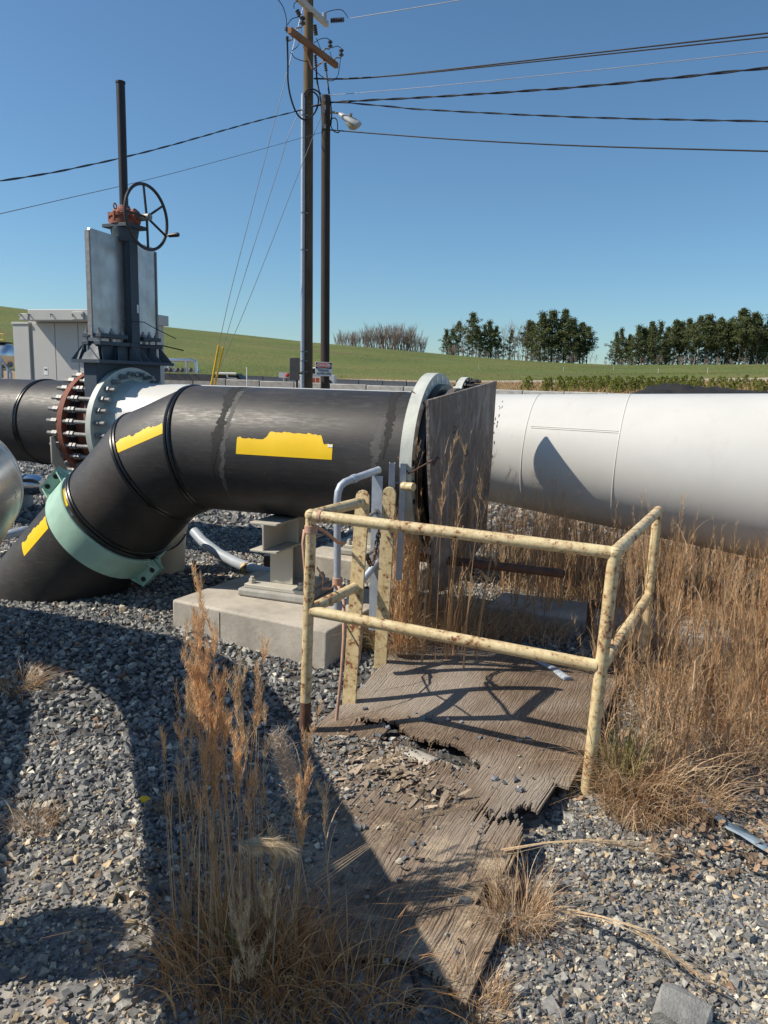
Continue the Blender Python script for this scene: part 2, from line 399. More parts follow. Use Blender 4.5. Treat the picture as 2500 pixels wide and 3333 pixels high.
def terrain():
    R = list(np.geomspace(.25, 80, 190))+list(np.geomspace(80, 2600, 90))[1:]
    R = np.array(R); ri = int(np.searchsorted(R, 79.9)); r0 = int(np.searchsorted(R, 31))
    T = np.concatenate([np.arange(-46, 46, .5), np.arange(46, 314, 4.0)])*math.pi/180; n = len(T)
    X = R[:, None]*np.sin(T)[None]; Y = R[:, None]*np.cos(T)[None]; Z = gz(X, Y)
    V = np.stack([X, Y, Z], -1).reshape(-1, 3); m = len(R)
    I, J = np.meshgrid(np.arange(m-1), np.arange(n), indexing='ij'); J2 = (J+1) % n
    Q = np.stack([I*n+J, I*n+J2, (I+1)*n+J2, (I+1)*n+J], -1)[:, :, ::-1]
    def sub(name, q, mat, extra=None):
        q = q.reshape(-1, 4); ids, inv = np.unique(q, return_inverse=True); VV = V[ids]; FF = [inv.reshape(-1, 4)]
        if extra:
            c = len(VV); VV = np.concatenate([VV, [[0, 0, gz(0, .01)]]]); k = inv.reshape(-1, 4)
            FF.append(np.array([(int(np.where(ids == (j+1) % n)[0][0]), int(np.where(ids == j)[0][0]), c) for j in range(n)])[:, ::-1])
        o = npmesh(name, VV, FF, MT[mat], smooth=True); tag(o, kind='structure'); return o
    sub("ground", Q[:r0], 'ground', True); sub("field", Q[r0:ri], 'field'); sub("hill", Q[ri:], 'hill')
    # dirt road along the foot of the hill
    tt = np.radians(np.arange(-3, 60, .5)); rr = np.linspace(68, 77, 6)
    X = rr[:, None]*np.sin(tt); Y = rr[:, None]*np.cos(tt); V2 = np.stack([X, Y, gz(X, Y)+.05], -1).reshape(-1, 3); k = len(tt)
    I, J = np.meshgrid(np.arange(5), np.arange(k-1), indexing='ij')
    q = np.stack([I*k+J, I*k+J+1, (I+1)*k+J+1, (I+1)*k+J], -1).reshape(-1, 4)[:, ::-1]
    tag(npmesh("road", V2, [q], MT['road'], smooth=True), kind='structure')
terrain()
def onground(px, r):
    """point on the terrain at distance r in the direction of photograph column px"""
    t = (px-1250)/2500*.986; y = r/math.hypot(1, t); x = t*y
    return np.array([x, y, float(gz(x, y))])

# ------------------------------------------------------------------ white pipe run, gate valve, black pipe run behind
UB = nrm((1, -.3486, 0)); AB = np.array([0, 4.4203, 1.1672])          # near black pipe axis
UW = nrm((1, -.427, 0)); BW = np.array([0, 5.7835, 1.1566])           # white pipe axis
UP = np.array([0, 0, 1.0])
NB = -nrm(np.cross(UP, UB)); NWF = nrm(np.cross(UP, UW))              # NB: towards camera; NWF: away from camera
RP = .381
def groove_ring(P, d, r=RP):
    m = MB()
    for t in (-.013, .013): m.torus(np.array(P)+nrm(d)*t, d, r+.001, .012, 56, 8)
    return m

wp = thing("white_pipe", "long white painted steel pipe widening to the right behind the yellow guard railing", "pipe", BW*0+np.array([BW[0], BW[1], .13]))
def wr(s): return .381 if s < .88 else .381+(s-.88)*.0777
def wc(s): return BW+UW*s-UP*(0 if s < .88 else (s-.88)*.0446)
m = MB(); ss = [-2.42, -1, .3, .88, 1.12, 1.5, 1.72, 2.1, 2.6, 3.2, 4.5]
m.tube([wc(s) for s in ss], [wr(s) for s in ss], 96); m.build("pipe_body", MT['white'], wp, sharp=40)
for s in (1.13, 1.72):
    m = MB(); m.torus(wc(s), UW-.0446*UP, wr(s)-.0008, .0038, 96, 6); m.build("weld_bead", MT['white'], wp)
mm = MB()
for a in (28.0, 29.6):
    pts = [wc(s)+wr(s)*1.001*(math.cos(math.radians(a))*-NWF+math.sin(math.radians(a))*UP) for s in np.linspace(1.17, 1.72, 8)]
    mm.tube(pts, .0022, 5)
mm.build("seam", MT['white'], wp, kind='stuff')
mm = MB()
rr = random.Random(3)
for k in range(14):
    a = rr.uniform(-25, 62); s = .93+rr.uniform(-.012, .012); l = rr.uniform(1.5, 5)
    P = [wc(s)+(wr(s)+.0006)*(math.cos(math.radians(a+q))*-NWF+math.sin(math.radians(a+q))*UP) for q in (0, l*.5, l)]
    mm.tube(P, [.001, rr.uniform(.002, .004), .001], 5)
mm.build("rust_streaks", MT['rust'], wp, kind='stuff')
m = MB(); m.ring(BW, UW, -2.45, -2.395, .36, .51, 80); m.lathe(BW, UW, [(-2.395, .40), (-2.36, .39), (-2.25, .3815)], 80); m.build("flange", MT['flange_white'], wp)

lp = thing("black_pipe", "black plastic pipe with a raised bead running left of the red oxide flange ring", "pipe", (float((BW+UW*-3.6)[0]), float((BW+UW*-3.6)[1]), .13))
m = MB(); m.tube([BW+UW*s for s in (-6.5, -2.86)], RP, 80); m.tube([BW+UW*s for s in (-2.86, -2.80, -2.70)], [RP, .41, .41], 80); m.build("pipe_body", MT['hdpe'], lp)
groove_ring(BW+UW*-3.39, UW).build("fusion_bead", MT['black_rub'], lp)
m = MB(); m.ring(BW, UW, -2.80, -2.745, .39, .475, 80); m.build("backing_ring", MT['rustred'], lp)
m = MB()
q0 = BW+UW*-2.85; pts = [(-.47, -.08), (-.5, -.08), (-.5, -.30), (-.36, -.50), (-.30, -.46)]
m.prism([q0+NWF*h+UP*z for h, z in pts], UW*.014); m.build("bracket_plate", MT['support'], lp)
m = MB(); m.lathe(BW, UW, [(-2.745, .36), (-2.47, .36)], 64); m.build("stub_end", MT['rustred'], lp)

SV = -2.52; CV = BW+UW*SV
def V(h, ds, z): return np.array([CV[0], CV[1], 0])+NWF*h+UW*ds+UP*z
gv = thing("gate_valve", "dark blue knife gate valve with steel blade housing and large black handwheel", "gate valve", V(0, 0, .13))
HC = .05
def vbox(m, h0, h1, d0, d1, z0, z1): return m.box(V((h0+h1)/2, (d0+d1)/2, (z0+z1)/2), (h1-h0, d1-d0, z1-z0), (NWF, UW, UP))
m = MB(); m.ring(np.array(V(0, 0, BW[2])), UW, -.01, .068, .37, .44, 72)
m.prism([V(h, -.07, z) for h, z in ((-.36, 1.30), (-.36, 1.70), (.44, 1.70), (.44, 1.30), (.36, 1.36), (.22, 1.50), (-.02, 1.56), (-.22, 1.50))], UW*.14)
m.build("valve_body", MT['navy'], gv, bevel=.006)
m = MB(); vbox(m, -.41, .53, -.15, .15, 1.695, 1.722); m.build("bonnet_plate", MT['navy'], gv)
m = MB(); vbox(m, -.31, .40, -.06, .06, 1.722, 1.84)
for h in (-.33, -.15, .01, .12, .26, .40):
    for sgn in (1, -1):
        hh = h+.02*sgn; sl = -.05 if h < 0 else .06
        m.prism([V(hh, .07*sgn, 1.722), V(hh+sl*1.2, .148*sgn, 1.722), V(hh, .085*sgn, 1.842), V(hh, .07*sgn, 1.842)], NWF*.014)
m.prism([V(-.31, -.10, 1.722), V(-.40, -.10, 1.722), V(-.33, -.10, 1.86), V(-.31, -.10, 1.86)], UW*.02)
m.prism([V(-.31, -.06, 1.722), V(-.395, -.14, 1.722), V(-.395, .14, 1.722), V(-.32, .05, 1.85), V(-.32, -.05, 1.85)], NWF*.012)
m.build("bonnet_ribs", MT['navy'], gv)
for z0, hs in ((1.842, ((-.34, .01), (.02, .44))), (1.905, ((-.33, -.01), (.19, .42)))):
    for a, b in hs:
        for d in ((.03, .10), (-.10, -.03)):
            m = MB(); vbox(m, a, b, d[0], d[1], z0, z0+.032); m.build("clamp_bar", MT['navy'], gv, bevel=.003)
bolt = MB(); bolt.tube([(0, 0, -.10), (0, 0, .045)], .009, 8); bolt.tube([(0, 0, 0), (0, 0, .02)], .019, 6); b0 = None
for h in (-.31, -.17, -.05, .22, .30, .39):
    for d in (.066, -.066):
        if b0 is None: b0 = bolt.build("gland_bolt", MT['zinc'], gv, origin=(0, 0, 0)); o = b0
        else: o = b0.copy(); COL.objects.link(o)
        o.location = tuple(V(h, d, 1.938)-np.array(gv.location))
m = MB(); m.prism([V(h, -.012, z) for h, z in ((-.33, 1.90), (-.33, 2.735), (-.315, 2.765), (.43, 2.735), (.47, 2.71), (.47, 1.90))], UW*.024); m.build("blade", MT['steel'], gv)
for h in (-.335, .472):
    m = MB(); vbox(m, h-.008, h+.008, -.022, .022, 1.92, 2.745 if h < 0 else 2.70); m.build("blade_guide", MT['zinc'], gv)
for d in (1, -1):
    m = MB(); m.box(V(.10, .085*d, 2.29), (.10, .012, 1.13), (NWF, UW, UP))
    for h in (.056, .144): m.box(V(h, .06*d, 2.29), (.012, .05, 1.13), (NWF, UW, UP))
    m.build("yoke_column", MT['navy'], gv)
m = MB(); m.box(V(.10, 0, 2.845), (.24, .28, .03), (NWF, UW, UP)); m.lathe(V(.10, 0, 2.72), UP, [(0, .10), (.11, .12)], 24); m.build("yoke_head", MT['navy'], gv, bevel=.004)
m = MB(); m.box(V(.13, .0925, 2.17), (.018, .003, .07), (NWF, UW, UP)); m.build("name_label", MT['whitep'], gv)
m = MB(); m.lathe(V(.10, 0, 2.86), UP, [(0, .128), (.035, .128), (.038, .115), (.06, .115), (.063, .127), (.085, .127), (.10, .10), (.125, .088), (.135, .055), (.16, .045)], 40)
m.tube([V(.10, 0, 2.92), V(.11, .135, 2.925)], [.075, .052], 24); m.tube([V(.10, .07, 2.935), V(.10, .13, 2.96)], [.045, .035], 16)
for k in range(8):
    a = k*math.pi/4; m.tube([V(.10+.12*math.cos(a), .12*math.sin(a), 2.885), V(.10+.12*math.cos(a), .12*math.sin(a), 2.955)], .014, 6)
m.torus(V(-.03, .02, 2.99), NWF*.2+UW, .022, .006, 16, 6)
m.build("gear_housing", MT['rustred'], gv)
m = MB(); m.tube([V(.10, 0, 2.98), V(.10, 0, 3.985)], .036, 20); m.tube([V(.10, 0, 3.985), V(.10, 0, 4.0)], .040, 20); m.build("stem_cover", MT['stem'], gv)
WC = V(.14, .205, 2.925); wa = nrm(UW+.03*UP)
wh = MB(); wh.torus(WC, wa, .262, .0135, 64, 10); hw = wh.build("handwheel", MT['wheel'], gv)
e1 = NWF; e2 = np.cross(e1, wa); e2 = e2 if e2[2] > 0 else -e2
for a in (95, 32, -25, -90, 180):
    a = math.radians(a); m = MB(); m.tube([WC+.02*(math.cos(a)*e1+math.sin(a)*e2), WC+.26*(math.cos(a)*e1+math.sin(a)*e2)], .0105, 8); m.build("spoke", MT['wheel'], hw)
m = MB(); m.tube([WC-wa*.10, WC+wa*.035], .030, 16); m.tube([WC+wa*.035, WC+wa*.04], .020, 12); m.build("hub", MT['zinc'], hw)
a = math.radians(-25); hp = WC+.262*(math.cos(a)*e1+math.sin(a)*e2); m = MB(); m.tube([hp, hp+wa*.03, hp+wa*.04, hp+wa*.13, hp+wa*.14], [.008, .008, .017, .020, .016], 12); m.build("crank_grip", MT['wheel'], hw)
m = MB(); m.tube([V(-.10, .13, 2.05), V(.15, .14, 2.06), V(.25, .16, 2.02), V(.50, .20, 1.94)], .004, 5); m.tube([V(.1, .14, 1.86), V(.35, .17, 1.87), V(.62, .19, 1.84)], .006, 5); m.build("loose_cable", MT['wire'], gv)
# stud bolts all round the flanges
stud = MB(); stud.tube([(-.40, 0, 0), (.225, 0, 0)], .0165, 10)
for t in (-.325, -.295, -.16, -.12, .155): stud.tube([(t-.014, 0, 0), (t+.014, 0, 0)], .028, 6)
s0 = None; A2 = Matrix(((UW[0], NWF[0], 0), (UW[1], NWF[1], 0), (0, 0, 1)))
for k in range(28):
    a = 2*math.pi*(k+.5)/28
    P = np.array(CV)+.455*(math.cos(a)*NWF+math.sin(a)*UP)
    mt = MT['zinc'] if (math.sin(a) < .55) else MT['navy']
    if s0 is None: s0 = stud.build("stud_bolt", MT['zinc'], gv, origin=(0, 0, 0), sharp=30); o = s0
    else: o = s0.copy(); COL.objects.link(o)
    o.location = tuple(P-np.array(gv.location)); o.rotation_euler = A2.to_euler()

# ------------------------------------------------------------------ near black pipe: straight run, mitred elbow, flange, clamp, tapes
def cpt(P0, d, n, s, a, r):
    a = math.radians(a); up = np.cross(d, n); up = up if up[2] > 0 else -up
    return P0+d*s+r*(math.cos(a)*n+math.sin(a)*up)
bp = thing("elbow_pipe", "large black plastic pipe bending down into the gravel with torn yellow stickers", "pipe", (-1.2, 4.8, .13))
th = math.radians(44.6); LOW = -UB*math.cos(th)-UP*math.sin(th); MM = AB+UB*-1.395; J1 = MM+UB*.19; J2 = MM+LOW*.19; SEG = nrm(J2-J1)
def mitre(pts, r, n=96):
    m = MB(); P = [np.array(p) for p in pts]; Vv = []; k = len(P)
    for i in range(k):
        d0 = nrm(P[i]-P[i-1]) if i else nrm(P[1]-P[0]); d1 = nrm(P[i+1]-P[i]) if i < k-1 else d0
        bis = nrm(d0+d1); side = NB; f = np.cross(side, d0)
        for q in range(n):
            a = 2*math.pi*q/n; c = math.cos(a)*side*r+math.sin(a)*f*r
            t = -(c.dot(bis))/d0.dot(bis); Vv.append(P[i]+c+d0*t)
    F = [(i*n+q, i*n+(q+1) % n, (i+1)*n+(q+1) % n, (i+1)*n+q) for i in range(k-1) for q in range(n)]
    m.add(Vv, F); return m
m = mitre([AB+UB*.32, J1, J2, MM+LOW*2.2], RP); m.build("pipe_body", MT['hdpe'], bp, sharp=25)
groove_ring(J1, nrm(UB-SEG)).build("fusion_bead", MT['black_rub'], bp)
groove_ring(J2, nrm(SEG+LOW)).build("fusion_bead", MT['black_rub'], bp)
groove_ring(MM+LOW*.64, LOW).build("fusion_bead", MT['black_rub'], bp)
m = MB(); m.ring(AB, UB, .245, .31, .40, .49, 96)
fl = m.build("flange_ring", MT['flange_white'], bp)
m = MB(); m.lathe(AB, UB, [(.30, .384), (.313, .43), (.35, .43), (.355, .39), (.39, .39)], 80); m.build("stub_end", MT['black_rub'], bp)
m = MB(); m.ring(AB, UB, .385, .42, .36, .41, 80); m.build("stub_collar", MT['boxgrey'], bp)
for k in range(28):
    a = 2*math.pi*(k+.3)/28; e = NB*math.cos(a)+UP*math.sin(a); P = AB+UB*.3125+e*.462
    m = MB(); m.lathe(P-UB*.003, UB, [(0, .016), (.004, .016)], 14); o = m.build("painted_bolt_hole", MT['whitep'] if (10 < math.degrees(a) < 130) else MT['black'], bp)  # holes painted as discs: white for light showing through, black for shade
def patch(P0, d, n, s0, s1, alo, ahi, r, name, mat, parent, seed, rag=(.0, 3.0), nx=36, th=.0005, loc=2):
    """thin sticker lying on a cylinder; ragged along the upper edge"""
    rg = random.Random(seed); m = MB(); top = []
    steps = [rg.random() for _ in range(nx)]; cur = .5
    for i in range(nx+1):
        if i % loc == 0: cur = min(1, max(0, cur+rg.uniform(-.38, .38)))
        if rg.random() < .1: cur = rg.random()
        e = min(1, min(i, nx-i)/3.0)
        top.append(ahi(i/nx)-(rag[0]+(rag[1]-rag[0])*cur) if callable(ahi) else ahi-(rag[0]+(rag[1]-rag[0])*cur))
    ny = 5; Vv = []
    for i in range(nx+1):
        s = s0+(s1-s0)*i/nx; lo = alo(i/nx) if callable(alo) else alo
        for j in range(ny+1):
            Vv.append(cpt(P0, d, n, s, lo+(top[i]-lo)*j/ny, r))
    F = [(i*(ny+1)+j, (i+1)*(ny+1)+j, (i+1)*(ny+1)+j+1, i*(ny+1)+j+1) for i in range(nx) for j in range(ny)]
    m.add(Vv, F); return m.build(name, mat, parent)
tag(patch(AB, UB, NB, -.757, -.172, 2.0, lambda t: 17+6.5*sstep(.28, .36, t)-1.5*sstep(.70, .84, t)-7*sstep(.87, .91, t), RP+.0012, "sticker", MT['tape'], bp, 5, (0, 1.6), 90), "wide yellow sticker torn along its top edge")
patch(AB, UB, NB, -.200, -.172, 12.0, 15.5, RP+.0034, "sticker_back", MT['tape_back'], bp, 6, (0, 2), 8)
n2 = nrm(NB-SEG*NB.dot(SEG))
patch(J1, -SEG, n2, -.362, .0, 17.5, 30.0, RP+.0012, "sticker", MT['tape'], bp, 8, (0, 3), 70)
patch(MM, LOW, n2, .655, .705, 20.5, 44, RP+.0012, "sticker", MT['tape'], bp, 9, (0, 3), 10)
patch(MM, LOW, n2, .90, 1.19, 20.5, 38.5, RP+.0012, "sticker", MT['tape'], bp, 10, (0, 4), 60)
m = MB(); q = cpt(MM, LOW, n2, .665, 11, RP); m.lathe(q-.001*n2, nrm(q-(MM+LOW*.665)), [(0, .022), (.0025, .022)], 16); m.build("grey_dot", MT['smear'], bp)
def band(s, w, seed, name, mat, r, a0=-25, a1=110, sp=.02):
    rg = random.Random(seed); m = MB(); n = 150; L = []; Rr = []; l = 0; q = 0
    for i in range(n+1):
        l = .72*l+rg.uniform(-.8, .8); q = .72*q+rg.uniform(-.8, .8)
        a = a0+(a1-a0)*i/n; wob = sp*math.sin(a*.06)
        ta = max(.12, min(1, (i/n)*3.2))
        L.append(cpt(AB, UB, NB, s+wob-w*ta*max(.05, .45+.22*l), a, r)); Rr.append(cpt(AB, UB, NB, s+wob+w*ta*max(.05, .45+.22*q), a, r))
    m.add(L+Rr, [(i, i+1, n+2+i, n+1+i) for i in range(n)]); m.build(name, mat, bp)
band(-.90, .065, 1, "mastic_band", MT['sealant'], RP+.001); band(-.845, .035, 2, "smear_band", MT['smear'], RP+.0005, -45, 70, .012)
band(.112, .05, 3, "mastic_band", MT['sealant'], RP+.001, 5); band(.07, .05, 4, "smear_band", MT['smear'], RP+.0005, -20, 40, .012)
# mint green clamp in two halves
cl = thing("pipe_clamp", "mint green steel clamp band bolted round the sloping black pipe", "clamp", MM+LOW*.78)
RC = .397
up2 = np.cross(LOW, n2); up2 = up2 if up2[2] > 0 else -up2
for a0, a1 in ((-86, 63), (70, 262)):
    m = MB(); n = 48; Vv = []
    for i in range(n+1):
        a = a0+(a1-a0)*i/n
        for s, r in ((.685, RC), (.69, RC+.006), (.865, RC+.006), (.87, RC), (.87, RP+.002), (.685, RP+.002)): Vv.append(cpt(MM, LOW, n2, s, a, r))
    F = [(i*6+k, i*6+(k+1) % 6, (i+1)*6+(k+1) % 6, (i+1)*6+k) for i in range(n) for k in range(6)]+[tuple(range(6)), tuple(n*6+k for k in range(6))]
    m.add(Vv, F); m.build("clamp_half", MT['mint'], cl)
for ac, sg in ((-88, 1), (-93, -1), (64, 1), (69, -1)):
    c = cpt(MM, LOW, n2, .777, ac, RC); rad = nrm(c-(MM+LOW*.777)); tan = np.cross(LOW, rad); tan = nrm(tan)
    m = MB(); m.box(c+rad*.04, (.185, .085, .012), (LOW, rad, tan))
    for s in (-.084, .084):
        sd = -1 if ac in (-93, 64) else 1
        m.prism([c+LOW*s+rad*.0, c+LOW*s+rad*.078, c+LOW*s+rad*.005+tan*(.06 if ac in (-88, 69) else -.06)], LOW*.01)
    lg = m.build("clamp_lug", MT['mint'], cl)
    for s in (-.05, .05):
        m = MB(); m.lathe(c+LOW*s+rad*.05-tan*.0135, tan, [(0, .017), (.027, .017)], 14); m.build("lug_bolt", MT['black'], lg)
# plywood leaning over the open end
pc = MB(); n0 = np.array([.20, 3.70, 0]); f0 = np.array([.685, 4.89, 0]); dh = nrm(f0-n0); wd = np.linalg.norm(f0-n0); nn = nrm(np.cross(dh, UP))
poly = [(0, 1.52, 0), (wd, 1.625, 0), (wd+.02, 1.10, .012), (wd-.01, .60, .02), (.62, .47, .03), (.40, .50, .03), (.27, .45, .02), (.20, .75, .012), (.07, 1.2, .006)]
pc.prism([np.array([n0[0], n0[1], 0])+dh*h+UP*z-nn*o for h, z, o in poly], -nn*.017)
pcv = thing("plywood_cover", "weathered grey plywood sheet wired upright over the open pipe end", "plywood sheet", (.40, 4.3, .13))
pc.build("sheet", MT['plyc'], pcv)
m = MB(); q = lambda h, z, o=.003: np.array([n0[0], n0[1], 0])+dh*h+UP*z+nn*o
m.tube([AB+UB*.25+NB*.47+UP*.06+UB*-.02, AB+UB*.30+NB*.495+UP*-.02, q(.06, 1.23, .01), q(.10, 1.20), q(.16, 1.235), q(.2, 1.225)], .004, 6)
m.build("tie_wire", MT['rust'], pcv); m = MB(); m.tube([AB+UB*.24+NB*.30+UP*.39, AB+UB*.29+NB*.32+UP*.36, AB+UB*.34+NB*.33+UP*.30, AB+UB*.33+NB*.35+UP*.28, AB+UB*.36+NB*.34+UP*.27], .004, 6); m.build("tie_wire", MT['rust'], pcv)
m = MB()
for h, z in ((.42, 1.36), (.66, 1.22)):
    m = MB(); m.tube([q(h, z+.02, .0), q(h+.008, z+.012, .01), q(h+.004, z-.004, .012), q(h-.004, z-.014, .006), q(h-.001, z-.02, .0)], .0028, 5); m.build("wire_twist", MT['rust'], pcv)
# second flanged joint of a pipe standing further back
fj = thing("far_flange", "white flange joint with dark bolts seen over the plywood sheet", "flange", (1.7, 11.6, .2))
cfl = at(1512, 1330, 11.5); m = MB(); m.ring(cfl, UW, -.05, .05, .30, .46, 48); m.tube([cfl-UW*.12, cfl-UW*.05], .37, 48); m.build("flange_plate", MT['flange_white'], fj)
m = MB(); m.tube([cfl+UW*.05, cfl+UW*.35], .37, 40); m.build("dark_stub", MT['hdpe'], fj)
bt = MB(); bt.tube([(-.10, 0, 0), (.20, 0, 0)], .018, 8); bt.tube([(.05, 0, 0), (.09, 0, 0)], .036, 6); q0 = None
for k in range(20):
    a = 2*math.pi*k/20
    if q0 is None: q0 = bt.build("stud_bolt", MT['black'], fj, origin=(0, 0, 0)); o = q0
    else: o = q0.copy(); COL.objects.link(o)
    o.location = tuple(cfl+.42*(math.cos(a)*NWF+math.sin(a)*UP)-np.array(fj.location)); o.rotation_euler = A2.to_euler()
m = MB()
for k in (-.7, -.3): m.box((float((cfl+UW*k)[0]), float((cfl+UW*k)[1]), (cfl[2]-.36+float(gz(cfl[0], cfl[1])))/2), (.16, .3, cfl[2]-.36-float(gz(cfl[0], cfl[1]))+.06))
m.build("pedestal", MT['conc'], fj)
# ------------------------------------------------------------------ pads and supports
def P3(x, y, z): return np.array([x, y, z], float)
pad = thing("concrete_pad", "low concrete pad under the beige steel pipe support beside the guard railing", "concrete pad", (-.6, 4.7, .1))
f1, f2, b1 = P3(-1.2405, 4.39, 0), P3(-.283, 3.873, 0), P3(-.852, 5.155, 0)
ex = nrm(f2-f1); ey = nrm(b1-f1); b2 = f2+(b1-f1)
m = MB(); m.prism([f1+UP*.02, f2+UP*.02, b2+UP*.02, b1+UP*.02], UP*.28); m.build("slab", MT['conc'], pad, bevel=.014)
m = MB(); m.prism([f1-.002*ey+ex*.36+UP*.05, f1-.002*ey+ex*.364+UP*.05, f1-.002*ey+ex*.364+UP*.28, f1-.002*ey+ex*.36+UP*.28], ey*.004); m.build("crack", MT['black'], pad)
def support(root, C, n, ztop, zpad, beam_l=.62, w=.175, hb=.175, post=.155):
    """H-beam cradle on a column: C = point under the pipe axis, n = horizontal direction towards the viewer across the pipe"""
    n = nrm(n); a = nrm(np.cross(n, UP)); C = np.array([C[0], C[1], 0])
    m = MB(); z1 = ztop; z0 = ztop-hb
    e0, e1 = C+n*.30, C-n*(beam_l-.30)
    for z in (z1-.006, z0+.006): m.beam(e0+UP*z, e1+UP*z, w, .012)
    m.beam(e0+UP*((z0+z1)/2), e1+UP*((z0+z1)/2), .010, hb-.026)
    m.box(C+n*.02+UP*((z0+z1)/2), (w-.01, .010, hb-.026), (a, n, UP))
    m.build("cradle_beam", MT['support'], root, bevel=.002)
    m = MB(); pz0 = zpad+.075; zz = (pz0+z0)/2; hh = z0-pz0
    for q in (1, -1): m.box(C+n*q*post/2+UP*zz, (post, .010, hh-.002), (a, n, UP))
    m.box(C+UP*zz, (.009, post-.012, hh-.002), (a, n, UP)); m.build("column", MT['support'], root, bevel=.002)
    m = MB(); m.box(C+UP*(zpad+.062), (.40, .36, .024), (a, n, UP)); m.build("base_plate", MT['support'], root, bevel=.003)
    m = MB(); m.box(C+UP*(zpad+.0255), (.46, .42, .047), (a, n, UP)); m.build("grout_bed", MT['conc_grey'], root, bevel=.012)
    for sx in (-1, 1):
        for sy in (-1, 1):
            c = C+a*.165*sx+n*.145*sy; m = MB(); m.tube([c+UP*(zpad+.075), c+UP*(zpad+.10)], .022, 6); m.tube([c+UP*(zpad+.10), c+UP*(zpad+.115)], .012, 8); m.build("anchor_nut", MT['support'], root)
sp = thing("pipe_support", "beige steel H-beam support on a column under the black pipe", "pipe support", (-.575, 4.62, .30))
support(sp, (-.585, 4.615, 0), (-.36, -.93, 0), .784, .30)
pad2 = thing("concrete_pad", "far concrete pad under the white pipe behind the galvanised gate", "concrete pad", (.0, 5.8, .12))
g1, g2 = P3(-.62, 5.72, 0), P3(.28, 5.27, 0); ey2 = nrm((.42, .91, 0))
m = MB(); m.prism([g1+UP*.02, g2+UP*.02, g2+ey2*.95+UP*.02, g1+ey2*.95+UP*.02], UP*.28); m.build("slab", MT['conc'], pad2, bevel=.014)
sp2 = thing("pipe_support", "beige steel support under the white pipe on the far pad", "pipe support", (-.05, 5.8, .30))
support(sp2, (-.05, 5.80, 0), (-.39, -.92, 0), .772, .30)
# ------------------------------------------------------------------ guard railing with chain and straps
rl = thing("guard_railing", "rusty pale yellow pipe railing around the ground boards", "railing", (.25, 3.04, 0))
RR = .0245
LB, LT = P3(-.334, 3.252, -.1), P3(-.312, 3.25, 1.045); RB, RT = P3(.829, 2.826, -.1), P3(.873, 2.83, 1.005)
BB, BT = P3(1.385, 3.90, -.05), P3(1.437, 3.98, .985)
F1b, F1t = P3(-.152, 3.52, -.1), P3(-.099, 3.56, 1.10); F2b, F2t = P3(-.003, 3.90, -.05), P3(.026, 3.80, 1.085)
def lerp(a, b, t): return a+(b-a)*t
def post(a, b, name="post", mat='yellow'):
    m = MB(); m.tube([a, b], RR, 16); return m.build(name, MT[mat], rl)
post(LB, LT); post(RB, RT); post(BB, BT)
for a, b in ((LB, LT), (BB, BT)):
    d = nrm(b-a); z0 = a+d*(.1-a[2]+.0); m = MB(); m.tube([a+d*.05, a+d*(.28 if a is not BB else .22)], RR+.0012, 16); m.build("rusted_foot", MT['rust'], rl)
def rail(pts, name="rail"):
    m = MB(); m.tube(pts, RR, 16); return m.build(name, MT['yellow'], rl)
lt, rt = lerp(LB, LT, .985), lerp(RB, RT, .985); bt_ = lerp(BB, BT, .985); f1t = lerp(F1b, F1t, .955)
rail([lt, rt]); rail([rt, bt_]); rail([lt, f1t+P3(-.004, -.02, 0)])
for p in (lt, rt, bt_):
    m = MB(); m.lathe(p-UP*RR*1.15, UP, [(RR*1.15+RR*1.15*math.sin(t), max(0, RR*1.15*math.cos(t))) for t in np.linspace(-1.57, 1.57, 9)], 16); m.build("corner_elbow", MT['yellow'], rl)
lm, rm, bm_ = lerp(LB, LT, .615), lerp(RB, RT, .578), lerp(BB, BT, .55); f1m = lerp(F1b, F1t, .615)
def flat_end(a, b):
    d = nrm(b-a); return a+d*RR*.6, b-d*RR*.6
a, b = flat_end(lm, rm); rail([a, b]); a, b = flat_end(rm, bm_); rail([a, b]); a, b = flat_end(lm, f1m); rail([a, b])
for a, b in ((F1b, F1t), (F2b, F2t)):
    d = nrm(b-a); w = nrm((.93, -.36, 0)); w = nrm(w-d*w.dot(d)); t = np.cross(d, w); L = np.linalg.norm(b-a); r = .035
    pl_ = [a-w*r, a+w*r]+[b-d*r+r*(math.cos(q)*w+math.sin(q)*d) for q in np.linspace(0, math.pi, 10)]
    m = MB(); m.prism([p-t*.006 for p in pl_], t*.012); m.build("flat_post", MT['yellow'], rl, bevel=.0015)
# chain from one flat post to the other
c0, c1 = lerp(F2b, F2t, .78)+P3(-.042, -.02, .03), lerp(F1b, F1t, .74)+P3(.04, 0, -.0); ch = thing("chain", "rusty link chain hanging between the two flat yellow posts", "chain", c1)
N = 17; pts = [lerp(c0, c1, t)-UP*(.10*4*t*(1-t)) for t in np.linspace(0, 1, 90)]
Ls = np.concatenate([[0], np.cumsum([np.linalg.norm(pts[i+1]-pts[i]) for i in range(89)])]); tot = Ls[-1]
def along(s):
    i = min(88, int(np.searchsorted(Ls, s)-1)); i = max(0, i); return lerp(pts[i], pts[i+1], (s-Ls[i])/(Ls[i+1]-Ls[i]))
for k in range(N):
    s = (k+.5)/N*tot; p = along(s); d = nrm(along(min(tot, s+.005))-along(max(0, s-.005))); sd = np.cross(d, (0.3, 1, 0.1)); sd = nrm(sd); n_ = np.cross(d, sd)
    q = sd if k % 2 else n_; hl = tot/N*.5+.003; hw_ = .0105; loop = []
    for t in range(16):
        a = 2*math.pi*t/16; loop.append(p+d*(hl*.55*np.sign(math.cos(a))+.0105*math.cos(a)) + q*hw_*math.sin(a))
    m = MB(); m.tube(loop, .0036, 6, closed=True); m.build("link", MT['chain'], ch)
